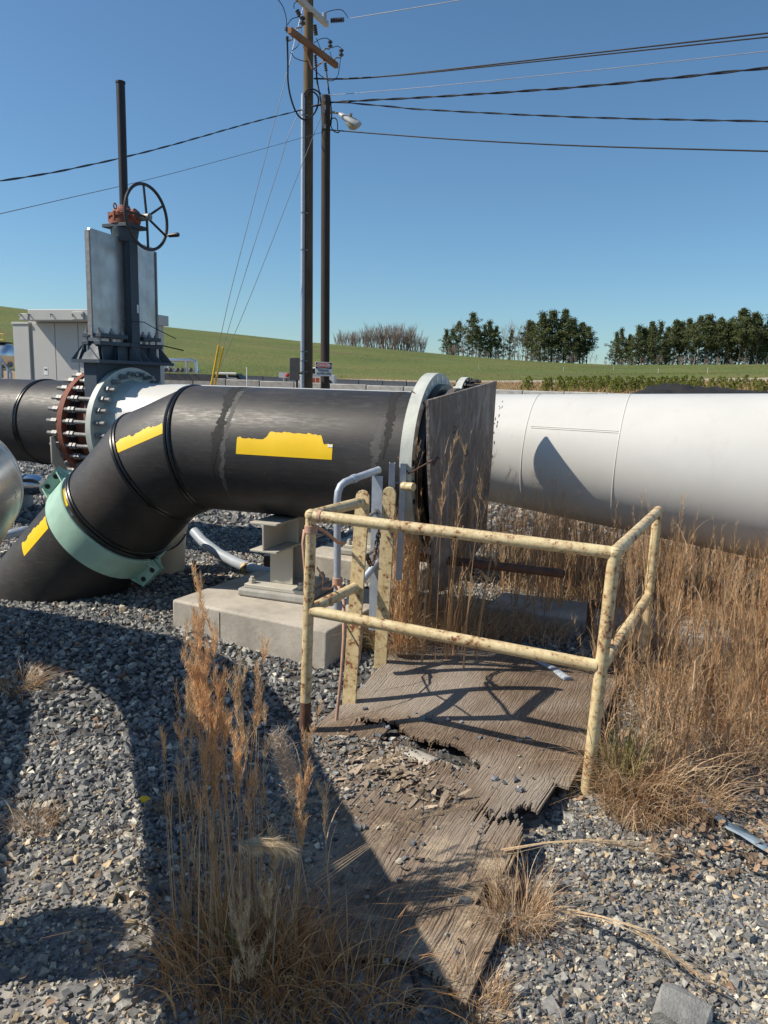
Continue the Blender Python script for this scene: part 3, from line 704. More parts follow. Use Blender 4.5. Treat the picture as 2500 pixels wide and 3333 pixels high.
def ribbon(pts, w, side, name, mat, parent, th=.002):
    m = MB(); P = [np.array(p, float) for p in pts]; L = [p-np.array(side)*w/2 for p in P]; R_ = [p+np.array(side)*w/2 for p in P]; n = len(P)
    m.add(L+R_, [(i, i+1, n+i+1, n+i) for i in range(n-1)]); o = m.build(name, mat, parent); q = o.modifiers.new("thick", 'SOLIDIFY'); q.thickness = th; q.offset = 0; return o
st = thing("tie_strap", "faded orange webbing strap knotted round the railing corner and hanging down", "strap", lt)
m = MB(); m.tube([lt-UP*.045, lt-UP*.075], RR+.004, 16); m.build("wrap", MT['strap'], st)
d = nrm(rt-lt); m = MB(); m.tube([lt+d*.035, lt+d*.05], RR+.003, 16); m.build("wrap", MT['strap'], st)
ribbon([lt-UP*.06+P3(-.028, -.01, 0), lt+P3(-.034, -.012, -.12), lt+P3(-.026, -.01, -.22), lt+P3(-.018, .0, -.33)], .012, nrm((.9, -.3, .1)), "tail", MT['strap'], st)
ribbon([lt-UP*.05+P3(.02, .01, 0), lt+P3(.06, .12, -.10), lt+P3(.10, .26, -.17), lt+P3(.13, .36, -.20)], .016, nrm((.5, .0, .6)), "tail", MT['strap'], st)
gb = P3(-.225, 3.75, .60)
st2 = thing("tie_strap", "orange strap wound round the foot of the galvanised gate tube, ends trailing", "strap", gb)
m = MB(); m.tube([gb-UP*.02, gb+UP*.025], .026, 14); m.build("wrap", MT['strap'], st2)
ribbon([lerp(LB, LT, .78)+P3(.03, .02, 0), lerp(LB, LT, .72)+P3(.05, .12, 0), gb+P3(-.06, -.2, .02), gb+P3(-.03, -.05, -.02), gb], .010, nrm((.2, .2, .9)), "tail", MT['strap'], st2)
ribbon([gb, gb+P3(.04, -.12, -.06), gb+P3(.05, -.26, -.20), gb+P3(.045, -.34, -.36), gb+P3(.03, -.40, -.55), gb+P3(-.02, -.45, -.72)], .016, nrm((.9, .3, 0)), "tail", MT['strap'], st2)
ribbon([gb, gb+P3(.10, -.06, -.10), gb+P3(.13, -.10, -.24), gb+P3(.12, -.12, -.36), gb+P3(.10, -.14, -.42)], .016, nrm((.9, .3, 0)), "tail", MT['strap'], st2)
# ------------------------------------------------------------------ galvanised gate frame and ladder channels
ga = thing("metal_gate", "blue grey galvanised tube gate with bent corner behind the yellow posts", "gate", (-.2, 4.1, .1))
A0, A1 = P3(-.222, 3.75, .42), P3(-.232, 3.75, 1.02)
TOP = P3(-.03, 3.93, 1.155); bend = [A1+(P3(.0, .0, 0)), A1+P3(.003, .003, .04), A1+P3(.014, .013, .068), A1+P3(.034, .031, .085), A1+P3(.06, .055, .094)]
m = MB(); m.tube([A0, P3(-.224, 3.75, .52)]+bend+[TOP], .0185, 14); m.build("bent_tube", MT['galv'], ga)
m = MB(); m.tube([A0+P3(0, 0, .04), P3(-.15, 3.81, .53), P3(-.02, 3.93, .68)], .0175, 12); m.build("lower_tube", MT['galv'], ga)
for t in (.38, ): 
    p = lerp(bend[-1], TOP, .12); dd = nrm(TOP-bend[-1]); m = MB(); m.tube([p-dd*.012, p+dd*.012], .0225, 14); m.build("collar", MT['galv'], ga)
def angle_bar(a, b, w, th, dx, dy, name, par, mat='galv'):
    d = nrm(np.array(b)-a); u1 = nrm(np.array(dx)-d*np.dot(dx, d)); u2 = nrm(np.array(dy)-d*np.dot(dy, d)); m = MB(); a = np.array(a, float); b = np.array(b, float)
    poly = [a, a+u1*w, a+u1*w+u2*th, a+u1*th+u2*th, a+u1*th+u2*w*.7, a+u2*w*.7]; m.prism(poly, b-a); return m.build(name, MT[mat], par)
angle_bar(P3(-.066, 3.92, .30), P3(-.066, 3.92, 1.125), .056, .006, (1, -.3, 0), (.3, 1, 0), "hinge_angle", ga)
for z in (.73, .93):
    m = MB(); m.tube([P3(-.088, 3.84, z-.012), P3(-.035, 3.925, z+.012)], .010, 8); m.tube([P3(-.04, 3.91, z+.010), P3(-.036, 3.918, z+.011)], .017, 6); m.build("hinge_bolt", MT['zinc'], ga)
lad = thing("ladder_frame", "pair of galvanised channel uprights with a cross bolt behind the rounded yellow flat post", "ladder", (.05, 3.83, .1))
for x in (.012, .068):
    a, b = P3(x+.004, 3.905, .58), P3(x+.008, 3.835, 1.20); m = MB(); w_ = .030
    pr = [(0, 0), (w_, 0), (w_, .045), (w_-.005, .045), (w_-.005, .005), (.005, .005), (.005, .045), (0, .045)]
    m.prism([a+P3(px_, py_, 0) for px_, py_ in pr], b-a); m.build("channel", MT['galv'], lad)
m = MB(); m.tube([P3(.03, 3.86, 1.10), P3(.115, 3.86, 1.098)], .007, 8); m.build("cross_bolt", MT['zinc'], lad)
# ------------------------------------------------------------------ stub railing with rusty rail
sr = thing("stub_railing", "short yellow post with a rusty brown rail pointing towards the tall grass", "railing", (.18, 4.15, .1))
b0_, t0_ = P3(.185, 4.12, .0), P3(.172, 4.22, .77)
m = MB(); m.tube([b0_, t0_], .023, 14); m.build("post", MT['yellow'], sr)
tj = lerp(b0_, t0_, .82); m = MB(); m.tube([tj+P3(-.06, -.03, -.03), tj+P3(-.03, -.02, -.005), tj], .022, 12); m.build("tee", MT['yellow'], sr)
m = MB(); m.tube([tj+P3(.03, 0, .005), P3(.97, 4.0, .615)], .0235, 14); m.build("rail", MT['rust'], sr)
m = MB(); m.tube([P3(.9705, 4.0, .615), P3(.972, 4.0, .6149)], .019, 14); m.build("painted_open_end", MT['black'], sr)  # black disc painted on for the shade inside the pipe
m = MB(); m.tube([P3(.09, 3.845, 1.085), P3(.145, 3.80, 1.088)], .021, 14); m.build("yellow_stub", MT['yellow'], lad)
tag(rl, group=None)
m = MB(); m.tube([at(1925, 1965, 4.4), at(1985, 1972, 4.3)], .024, 12); m.tube([at(1925, 1965, 4.4), at(1925, 1965, 4.4)-UP*.6], .022, 10)
o = m.build("rusty_stub", MT['rust'], None); tag(o, "short rusty pipe stub in the grass beside the back railing post", "pipe")
# ------------------------------------------------------------------ ground boards
TLc = np.array([.26, 4.42]); WD = np.array([.889, -.458]); LD = np.array([-.4376, -.899])
def board_z(a, b):
    z = .035+.075*np.exp(-((b-.35)/.55)**2)+.03*np.exp(-((b-1.05)/.18)**2-((a-.42)/.3)**2)
    z = z+.05*np.exp(-(a/.12)**2-((b-.55)/.3)**2)*.4+.012*np.sin(a*5)*np.cos(b*2.2)
    z = z+.05*sstep(.80, 1.12, a)*np.exp(-((b-1.62)/.35)**2)
    return z-.018*sstep(1.7, 2.2, b)*(1-sstep(.7, 1.0, a))
def board():
    rg = np.random.default_rng(4); na, nb = 210, 200; Wd, Ld = 1.16, 2.44
    av = np.linspace(0, Wd, na+1); bv = np.linspace(0, Ld, nb+1)
    V = []; idx = {}
    A, B_ = np.meshgrid(av, bv, indexing='ij')
    jit = np.repeat(rg.normal(0, .0005, (na+1, 1)), nb+1, 1)
    Z = board_z(A, B_)+jit*(.5+sstep(1.2, 1.6, B_)*1.4)
    X = TLc[0]+A*WD[0]+B_*LD[0]; Y = TLc[1]+A*WD[1]+B_*LD[1]
    Z = Z+gz(X, Y)-.13*sstep(3.2, 4.3, Y)*.75
    keep = np.ones((na, nb), bool); ac = (av[:-1]+av[1:])/2; bc = (bv[:-1]+bv[1:])/2
    walk = 0
    for i, a in enumerate(ac):
        walk = .82*walk+rg.normal(0, .022); sp = rg.random()
        top = .012*rg.random()+.03*max(0, math.sin(a*9))*.4+(.05*(1-a/.12) if a < .12 else 0)
        keep[i, bc < top] = False
        if .14 < a < .80:
            h0 = 1.06+.22*(a-.15)+.03*math.sin(a*17)+abs(walk)*.3
            h1 = h0+.05+.13*math.sin((a-.14)/.66*math.pi)**.7+.5*walk+(.06*rg.random() if sp > .45 else 0)
            if a < .32: h1 = h0+.03+.04*rg.random()
            if a > .74: h1 = min(h1, h0+.05)
            keep[i, (bc > h0) & (bc < h1)] = False
        if a > .86:
            q = (a-.86)/.3; c = 1.60+.04*math.sin(a*40); hw = .12*q**1.6+rg.normal(0, .025)
            keep[i, np.abs(bc-c) < hw] = False
            if a > 1.10: keep[i, (bc > 1.25) & (bc < 1.9) & (rg.random() < .8)] = False
        if a > 1.06: keep[i, (bc > 1.95) & (bc < 2.05)] = False
        end = 2.44-.02*rg.random()-.10*max(0, math.sin(a*7+1))
        keep[i, bc > end] = False
        keep[i, (bc < 1.02) & (a < .015+.01*rg.random())] = False
    n = (na+1)*(nb+1); th = .014
    Vt = np.stack([X, Y, Z], -1).reshape(-1, 3); Vb = Vt-[0, 0, th]
    F = []
    def id(i, j): return i*(nb+1)+j
    for i in range(na):
        for j in range(nb):
            if not keep[i, j]: continue
            q = (id(i, j), id(i, j+1), id(i+1, j+1), id(i+1, j)); F.append(q); F.append(tuple(k+n for k in reversed(q)))
            for (di, dj, e) in ((-1, 0, (q[0], q[1])), (1, 0, (q[2], q[3])), (0, -1, (q[3], q[0])), (0, 1, (q[1], q[2]))):
                ii, jj = i+di, j+dj
                if not (0 <= ii < na and 0 <= jj < nb) or not keep[ii, jj]: F.append((e[1], e[0], e[0]+n, e[1]+n))
    V2 = np.concatenate([Vt, Vb]); used = np.unique(np.array(F)); mp = -np.ones(2*n, int); mp[used] = np.arange(len(used))
    Fn = mp[np.array(F)]
    # mesh axes: local X across the grain, local Y along it
    o = npmesh("ground_board", V2[used], [Fn], MT['ply'])
    ang = math.atan2(LD[1], LD[0])-math.pi/2
    M_ = Matrix.Translation((.25, 3.2, 0)) @ Matrix.Rotation(ang, 4, 'Z'); o.data.transform(M_.inverted()); o.matrix_world = M_
    return tag(o, "weathered splintered plywood sheet with a rotted hole lying under the yellow railing", "plywood sheet")
board()
def bw(a, b, z=0): 
    x, y = TLc+WD*a+LD*b; return P3(x, y, float(gz(x, y)) + z)
# plastic conduits under the board
cb = thing("buried_conduit", "pale plastic conduit showing through the hole in the ground board", "conduit", bw(.5, 1.3))
m = MB(); m.tube([bw(.12, 1.20, -.03), bw(.48, 1.235, -.015), bw(.95, 1.30, -.03)], .046, 20); m.build("conduit_body", MT['pvcw'], cb)
m = MB(); m.box(bw(.40, 1.22, .035), (.02, .13, .012), (P3(*WD, 0), P3(*LD, 0), UP)); m.build("board_scrap", MT['ply'], cb)
for k, (px, lab) in enumerate((((1590, 2120, 1700, 2148, 1800, 2190, 1850, 2225), "grey plastic conduit elbow rising behind the back edge of the ground board"), ((1545, 2150, 1640, 2180, 1720, 2210, 1760, 2240), "second grey conduit half hidden under the board's back edge"), ((1185, 2250, 1225, 2222, 1275, 2198, 1310, 2192), "dark plastic conduit under the raised left corner of the ground board"))):
    m = MB(); P = [gp(px[i], px[i+1], .085 if k == 0 else .06) for i in range(0, 8, 2)]
    m.tube(P, .036 if k == 0 else .03, 16); tag(m.build("conduit", MT['pvc' if k != 1 else 'pvcw']), lab, "conduit")
# concrete curb of a buried box behind the board
m = MB(); c0_, c1_ = P3(.66, 4.66, 0), P3(1.95, 4.10, 0); ec = nrm((.40, .917, 0)); m.prism([c0_-UP*.1, c1_-UP*.1, c1_+ec*.4-UP*.1, c0_+ec*.4-UP*.1], UP*.33)
tag(m.build("concrete_vault", MT['conc_grey'], bevel=.012), "low grey concrete vault wall half hidden by tall dry grass", "concrete vault")
# ------------------------------------------------------------------ bucket, conduits, silver pipes
bk = thing("bucket", "cream plastic bucket standing on gravel behind the sloping black pipe", "bucket", (-1.64, 5.66, .13))
C = P3(-1.64, 5.66, .13); m = MB(); m.lathe(C, UP, [(0, .0), (0, .135), (.335, .155), (.336, .165), (.375, .166), (.378, .155), (.36, .15), (.05, .13), (.05, 0)], 32); m.build("pail", MT['bucket'], bk)
m = MB(); m.tube([C+P3(.165*math.cos(t), .165*math.sin(t)-.0, .31-.10*math.sin((t+2.6)/2.4*math.pi)) for t in np.linspace(-2.6, -.2, 14)], .006, 8); m.build("handle", MT['wire'], bk)
m = MB(); m.tube([at(632, 1730, 6.0), at(660, 1762, 5.9), at(712, 1802, 5.75), at(765, 1830, 5.6), at(815, 1850, 5.45), at(860, 1862, 5.3), at(905, 1868, 5.2)], .040, 16)
cnd = thing("grey_conduit", "bent grey plastic conduit sweeping up from behind the pipe support", "conduit", at(800, 1845, 5.5))
m.build("sweep", MT['pvc'], cnd); m = MB(); q = at(805, 1846, 5.48); m.tube([q-UP*.02+P3(-.02, .0, .01), q+P3(.02, -.03, .0)], .045, 16); m.beam(q, q-UP*.16, .035, .02); m.build("clip", MT['yellow'], cnd)
m = MB(); m.box(at(888, 1833, 5.8), (.12, .12, .14)); tag(m.build("utility_box", MT['black']), "small dark box low on the gravel behind the support column", "box")
m = MB(); e = at(108, 1578, 8.2); m.tube([e+P3(-1.8, .5, -.12), e+P3(-.16, .02, -.01), e+P3(-.03, 0, 0)], [.11, .11, .115], 24); m.tube([e+P3(-.03, 0, 0), e+P3(.06, -.02, .005), e+P3(.11, -.02, 0), e+P3(.125, -.02, 0)], [.115, .11, .08, .02], 24)
jp = thing("jacketed_pipe", "small silver capped pipe lying on the gravel beyond the silver elbow", "pipe", (e[0], e[1], .13)); m.build("jacket", MT['alu'], jp)
m = MB(); m.torus(e+P3(-.06, .0, 0), (1, -.25, .05), .113, .006, 24, 6); m.build("jacket_band", MT['zinc'], jp)
m = MB(); m.box((float(e[0])-.35, float(e[1])+.1, .2), (.5, .22, .2)); m.build("sleeper", MT['conc_grey'], jp)
m = MB(); m.tube([at(-160, 1775, 5.9), at(0, 1747, 6.0), at(78, 1727, 6.1), at(140, 1722, 6.3)], .035, 14); tag(m.build("silver_tube", MT['galv']), "thin grey metal tube running low behind the foot of the sloping black pipe", "tube")
# big silver pipe beside the camera: its elbow shows at the left edge, its shadow lies over the gravel
EL = np.array([-2.02, 3.69, 1.09]); d1 = nrm((.35, -.93, 0)); d2 = nrm((-.91, .41, 0)); RS = .272
sv = thing("silver_pipe", "big shiny aluminium jacketed pipe elbow at the left beside the black pipe", "pipe", (EL[0], EL[1], 0))
T = .42; arc = []
for t in np.linspace(0, 1, 7):
    p = (1-t)**2*(EL+d1*T)+2*t*(1-t)*EL+t*t*(EL+d2*T); arc.append(p)
m = MB(); m.tube([EL+d1*5.2, EL+d1*3.6, EL+d1*2.4, EL+d1*1.2]+arc+[EL+d2*1.3, EL+d2*3.0, EL+d2*6], RS, 64); m.build("jacket", MT['alu'], sv, sharp=25)
for P, d in ((EL+d1*T, d1), (EL+d2*T, d2), (EL+d1*1.4, d1), (EL+d1*2.6, d1), (arc[2], nrm(arc[3]-arc[1])), (arc[4], nrm(arc[5]-arc[3]))):
    m = MB(); m.ring(P, d, -.012, .012, RS-.01, RS+.004, 64); m.build("jacket_band", MT['alu'], sv)
for q in (EL+d1*2.0, EL+d2*2.5, EL+d1*4.8):
    m = MB(); m.tube([np.array([q[0], q[1], -.05]), np.array([q[0], q[1], .83])], .05, 16); m.box((q[0], q[1], .825), (.3, .3, .02)); m.build("stanchion", MT['support'], sv)
# unseen disc on a stand, made up to cast the round shadow on the gravel
gc = P3(-.92, 1.98, 0)-SD/SD[2]*-1.42*-1; gc = P3(-.92, 1.98, 0)-SD*(1.42/-SD[2])
gi = thing("shadow_disc_stand", "unseen steel disc on a thin stand, added to cast a round shadow", "disc stand", (gc[0], gc[1], 0))
m = MB(); m.lathe(gc-nrm((.75, 0, -.66))*.02, (.75, 0, -.66), [(0, .0), (0, .14), (.04, .14), (.04, 0)], 32); m.build("disc", MT['zinc'], gi)
m = MB(); m.tube([P3(gc[0]-.05, gc[1], -.05), P3(gc[0]-.05, gc[1], gc[2])], .02, 10); m.build("stand", MT['galv'], gi)
# ------------------------------------------------------------------ loose bits
def rockmesh(seed, size, n=60):
    rg = random.Random(seed); bm = bmesh.new()
    for _ in range(n):
        v = Vector([rg.gauss(0, 1) for _ in range(3)]).normalized()
        if n > 12: v = Vector([max(-.62, min(.62, c)) for c in v])
        v *= rg.uniform(.85, 1.1); bm.verts.new((v.x*size[0], v.y*size[1], v.z*size[2]))
    r = bmesh.ops.convex_hull(bm, input=bm.verts); bmesh.ops.delete(bm, geom=[v for v in bm.verts if not v.link_faces], context='VERTS')
    V_ = [tuple(v.co) for v in bm.verts]; bm.verts.index_update(); F_ = [tuple(v.index for v in f.verts) for f in bm.faces]; bm.free(); return V_, F_
m = MB(); V_, F_ = rockmesh(5, (.088, .10, .07), 70); m.add(V_, F_); o = m.build("grey_rock", MT['rock'], None, origin=(0, 0, 0), sharp=20)
o.location = tuple(gp(2222, 3305, .03)); o.rotation_euler = (.15, -.2, .9); tag(o, "big flat grey rock lying on fine gravel at the lower right", "rock")
m = MB(); V_, F_ = rockmesh(9, (.022, .018, .016), 40); m.add(V_, F_); o = m.build("tan_pebble", MT['bucket'], None, origin=(0, 0, 0), sharp=60); o.location = tuple(gp(2312, 2865, .02)); tag(o, "single pale tan pebble on the grey gravel at right", "pebble")
for k, (px, py, s) in enumerate(((470, 2605, .022), (430, 2138, .020), (1150, 2468, .010))):
    c = gp(px, py, .035 if k != 1 else .10); rg = random.Random(k); m = MB()
    pl_ = [c+P3(s*math.cos(t)*rg.uniform(.7, 1.1), s*math.sin(t)*rg.uniform(.7, 1.1), rg.uniform(0, .012)) for t in np.linspace(0, 5.5, 8)]; m.prism(pl_, UP*.002)
    if k < 2: tag(m.build("tape_scrap", MT['tape']), ("yellow tape scrap on shaded gravel left of the tall grass clump", "small yellow tape scrap on gravel in front of the concrete pad")[k], "tape scrap")
ts = [gp(2232, 2575, .03), gp(2290, 2612, .05), gp(2330, 2650, .04), gp(2375, 2690, .05), gp(2420, 2712, .04), gp(2470, 2745, .05), gp(2530, 2780, .03)]
ribbon(ts, .040, nrm((.75, .6, .12)), "blue_strip", MT['tarp'], None); o = bpy.data.objects["blue_strip"]; tag(o, "faded blue plastic strip among dead leaves right of the railing", "plastic strip")
m = MB(); q = [gp(1500, 3020, .02), gp(1344, 3140, .03), gp(1350, 3200, .03), gp(1330, 3260, .02)]; m.tube([gp(1320, 3110, .01), gp(1345, 3150, .03), gp(1360, 3210, .035), gp(1345, 3265, .02), gp(1310, 3290, .0)], .011, 8)
tag(m.build("black_hose", MT['wire']), "short black hose curving out of the soil by the board's near end", "hose")

q0, q1 = gp(98, 2170, .03), gp(6, 2570, 0); qd = nrm(q1-q0); lift = -SD*(1.02/-SD[2]); m = MB(); m.tube([q0+lift-qd*.5, q0+lift, q1+lift, q1+lift+qd*2.2], .055, 14)
tp_ = thing("small_pipe", "thin galvanised branch pipe running beside the big silver pipe", "pipe", (float((q1+lift)[0]), float((q1+lift)[1]), 0)); m.build("tube", MT['galv'], tp_)
m = MB(); e = q1+lift+qd*1.6; m.tube([np.array([e[0], e[1], -.05]), e], .03, 10); e = q0+lift-qd*.4; m.tube([np.array([e[0], e[1], -.05]), e], .03, 10); m.build("leg", MT['galv'], tp_)
# ------------------------------------------------------------------ equipment shelter, tank, pipe rack
bo = np.array(at(94, 1130, 16.6)); bo[2] = 0; bx = nrm((.95, -.31, 0)); by = nrm((.31, .95, 0))
def px_on_face(px, y, off=0.0):
    d = ray(px, y); P0 = bo-by*off; t = (P0-CAM).dot(by)/d.dot(by); P = CAM+d*t; return (P-bo).dot(bx), P[2]
bl = thing("equipment_shelter", "pale grey metal equipment shelter behind the gate valve", "shelter", (float(bo[0]+1), float(bo[1]), float(gz(bo[0], bo[1]))))
def bb(m, u0, u1, v0, v1, z0, z1): return m.box(bo+bx*(u0+u1)/2+by*(v0+v1)/2+UP*(z0+z1)/2, (u1-u0, v1-v0, z1-z0), (bx, by, UP))
zt = px_on_face(100, 1042)[1]; uR = px_on_face(425, 1100)[0]
m = MB(); bb(m, 0, uR, .02, 1.15, .2, zt); m.build("body", MT['building'], bl, bevel=.01)
u1_, z1_ = px_on_face(90, 1007, .40); u2_ = px_on_face(395, 1010, .40)[0]; zb = px_on_face(150, 1042, .40)[1]
m = MB(); bb(m, u1_, u2_, -.40, 1.2, zb, z1_); m.build("roof_hood", MT['building'], bl, bevel=.01)
ul = px_on_face(63, 1030, .42)[0]; zl = px_on_face(63, 1020, .42)[1]
m = MB(); bb(m, ul, u1_+.01, -.42, 1.0, zb+.003, zl); m.build("side_hood", MT['building'], bl, bevel=.008)
ua, ub = px_on_face(235, 1030, .44)[0], px_on_face(270, 1030, .44)[0]; m = MB(); bb(m, ua, ub, -.44, -.402, zb+.01, zl+.03); m.build("hood_plate", MT['building'], bl, bevel=.006)
for a, b, c in ((45, 96, 1056),):
    u0, u3 = px_on_face(a, 1130, .05)[0], px_on_face(b, 1130, .05)[0]; zc_ = px_on_face(a, c, .05)[1]
    m = MB(); bb(m, u0, u3, -.05, .9, .2, zc_); m.build("side_cabinet", MT['building'], bl, bevel=.008)
    m = MB(); bb(m, u0-.02, u3+.02, -.07, .92, zc_+.002, zc_+.05); m.build("cabinet_lid", MT['building'], bl, bevel=.006)
doors = [107, 180, 255, 330, 415]
for i in range(len(doors)-1):
    u0, u3 = px_on_face(doors[i], 1130, .02)[0], px_on_face(doors[i+1], 1130, .02)[0]
    m = MB(); bb(m, u0+.008, u3-.008, -.015, .018, .25, zt-.06); m.build("door", MT['building'], bl, bevel=.004)
u0, z0_ = px_on_face(141, 1195, .03); m = MB(); bb(m, u0, u0+.10, -.020, -.0155, z0_-.16, z0_); lb = m.build("notice", MT['whitep'], bl)
m = MB(); bb(m, u0+.02, u0+.05, -.024, -.021, z0_-.06, z0_-.03); bb(m, u0+.06, u0+.08, -.024, -.021, z0_-.07, z0_-.03); m.build("notice_print", MT['black'], lb)
for q in (66, 92, 165, 236, 266):
    u0, z0_ = px_on_face(q, 1023, .43); m = MB(); m.tube([bo+bx*u0-by*.38+UP*z0_, bo+bx*(u0+.01)-by*.47+UP*(z0_+.0), bo+bx*(u0+.04)-by*.48+UP*(z0_-.05)], .014, 6); m.build("lifting_hook", MT['zinc'], bl)
tk = thing("storage_tank", "silver horizontal tank with yellow top railing at the far left edge", "tank", onground(-60, 34))
tz = at(0, 1156, 34.); r_ = .52
dx = nrm((1, -.1, 0)); e = at(46, 1158, 34.)
m = MB(); m.lathe(e-dx*5, dx, [(0, r_), (4.7, r_), (4.85, r_*.92), (4.95, r_*.7), (5, .02)], 40); m.build("shell", MT['alu'], tk)
m = MB()
for k in range(9): m.torus(e-dx*(.5+k*.26), dx, r_+.005, .012, 36, 5)
m.build("shell_rib", MT['zinc'], tk)
m = MB()
for k in (-.45, -.95, -1.9): m.tube([e+dx*k+UP*(r_), e+dx*k+UP*(r_+.40)], .018, 6)
for z in (.16, .40): m.tube([e-dx*.42+UP*(r_+z), e-dx*2.4+UP*(r_+z)], .018, 6)
m.build("top_rail", MT['yel'], tk)
m = MB(); m.box(e-dx*1.4+UP*(r_+.03), (2.2, .8, .06)); m.build("top_deck", MT['black'], tk)
m = MB()
for k in (-.9, -3): m.box((float((e+dx*k)[0]), float((e+dx*k)[1]), float(e[2])-.62), (.25, .9, .7))
m.box((float((e-dx*1.5)[0]), float((e-dx*1.5)[1]), float(e[2])-.60), (4, .5, .1)); m.build("saddle", MT['conc_grey'], tk)
hr = thing("stair_rail", "thin grey metal handrail below the far left tank", "handrail", onground(20, 24))
m = MB(); m.tube([at(-60, 1130, 24), at(0, 1163, 24), at(37, 1215, 24), at(37, 1300, 24)], .035, 8); m.tube([at(2, 1166, 24), at(2, 1300, 24)], .035, 8); m.tube([at(26, 1200, 24), at(26, 1300, 24)], .04, 8); m.build("rail", MT['galv'], hr)
pr = thing("pipe_rack", "silver looped piping on a low skid in front of the hill", "pipe rack", onground(590, 28))
m = MB(); Yp = 28.
def loop(pts, r): m.tube([at(x, y, Yp+k*.0) for k, (x, y) in enumerate(pts)], r, 10)
loop([(540, 1178), (546, 1172), (628, 1173), (637, 1178), (640, 1215)], .065); loop([(606, 1176), (607, 1215)], .05); loop([(566, 1176), (567, 1212)], .035); loop([(520, 1207), (600, 1208), (640, 1206), (648, 1212)], .045); loop([(528, 1196), (545, 1200), (552, 1190)], .05)
m.build("piping", MT['alu'], pr)
m = MB()
for x in (536, 552, 575, 590, 618): m.lathe(at(x, 1205, Yp-.1), (.6, -.3, .4), [(0, .02), (.01, .07), (.08, .07), (.1, .03)], 12)
m.build("valves", MT['boxgrey'], pr)
m = MB(); c = at(585, 1216, Yp+.3); m.box((c[0], c[1], c[2]-.12), (2.1, .9, .24)); m.build("skid", MT['boxgrey'], pr)
sk = thing("low_trailer", "black low trailer with a white top rail beyond the block wall", "trailer", onground(742, 40))
m = MB(); c = at(742, 1229, 40.); m.box(c, (1.35, 1.6, .26)); m.prism([at(770, 1216, 39.2), at(788, 1236, 39.2), at(770, 1237, 39.2)], (0, 1.4, 0)); m.build("bed", MT['black'], sk)
m = MB(); m.tube([at(702, 1215, 39.1), at(768, 1216, 39.1)], .05, 8); m.tube([at(738, 1216, 39.1), at(741, 1228, 39.1)], .04, 6); m.tube([at(741, 1230, 39.1), at(772, 1232, 39.1)], .03, 6); m.build("rail", MT['whitep'], sk)
# ------------------------------------------------------------------ block wall and dark barriers
rg = random.Random(11)
def wallpt(px, d): return onground(px, d)
xs = [520]; 
while xs[-1] < 2500: xs.append(xs[-1]+lerp(104, 140, min(1, (xs[-1]-520)/1300)))
TOPY = ([520, 700, 1109, 1300, 1608, 1890, 2060, 2200], [1217, 1233, 1249.5, 1256.5, 1268, 1275, 1281, 1287])
for i in range(len(xs)-1):
    dd = lambda x: lerp(35, 28, (x-520)/1570)
    a, b = onground(xs[i]+1, dd(xs[i])), onground(xs[i+1]-1, dd(xs[i+1])); ztop = at((xs[i]+xs[i+1])/2, float(np.interp((xs[i]+xs[i+1])/2, *TOPY)), float(a[1]+b[1])/2)[2]
    z0 = min(a[2], b[2])-.1; m = MB(); d = nrm((b-a)*[1, 1, 0]); n_ = np.array([-d[1], d[0], 0])
    m.box(np.array([(a[0]+b[0])/2, (a[1]+b[1])/2, (z0+ztop)/2+rg.uniform(-.012, .012)]), (np.linalg.norm((b-a)[:2])-.015, .55, ztop-z0), (d, n_, UP))
    o = m.build("concrete_block", MT['conc_grey'], bevel=.03); tag(o, "grey concrete block in the long low wall across the yard", "concrete block", "concrete blocks of the yard wall")
xs = list(range(690, 1420, 78))
for i in range(len(xs)-1):
    a, b = onground(xs[i]+.5, 46-i*.3), onground(xs[i+1]-.5, 45.7-i*.3); yt = np.interp((xs[i]+xs[i+1])/2, [690, 1300, 1420], [1219, 1241, 1246]); zt_ = at((xs[i]+xs[i+1])/2, float(yt), float(a[1]))[2]
    z0 = a[2]-.1; m = MB(); d = nrm((b-a)*[1, 1, 0]); n_ = np.array([-d[1], d[0], 0]); c = np.array([(a[0]+b[0])/2, (a[1]+b[1])/2, 0]); w_ = np.linalg.norm((b-a)[:2])-.03
    sec = [(-.30, z0), (.30, z0), (.30, z0+.15), (.14, z0+.45), (.11, zt_), (-.11, zt_), (-.14, z0+.45), (-.30, z0+.15)]
    m.prism([c-d*w_/2+n_*u+UP*z for u, z in sec], d*w_); tag(m.build("road_barrier", MT['darkblock']), "dark blue grey barrier in the row behind the concrete block wall", "barrier", "dark barriers behind the block wall")
# ------------------------------------------------------------------ utility poles, sign, lamp, lines
YP = 19.0
def pw(x, y, Y=YP): return at(x, y, Y)
p1b, p1t = pw(1000, 1300), pw(1005, -140); zb_ = float(gz(p1b[0], p1b[1]))
up_ = thing("utility_pole", "tall wooden utility pole with crossarms and a grey conduit up its side", "utility pole", (p1b[0], p1b[1], zb_))
p1b = np.array([p1b[0], p1b[1], zb_-.2])
m = MB(); m.tube([p1b, p1t], [.142, .105], 20); m.build("pole", MT['pole'], up_)
m = MB(); off = P3(-.075, -.135, 0); ca, cb_ = pw(987, 1290)+P3(0, -.15, 0), pw(989, 313)+P3(0, -.13, 0); ca[2] = zb_
m.tube([ca, cb_], .048, 14); m.build("conduit_riser", MT['galv'], up_)
for y in (370, 640, 745, 1042, 1070, 1103):
    c = lerp(ca, cb_, (1290-y)/(1290-313)); m = MB(); m.ring(c, UP, -.015, .015, .045, .054, 16); m.box(c+P3(.08, .0, 0), (.10, .012, .03)); m.build("pipe_strap", MT['zinc'], up_)
def arm(a, b, w, h, mat):
    m = MB(); m.beam(a, b, w, h); return m.build("crossarm", MT[mat], up_, bevel=.008)
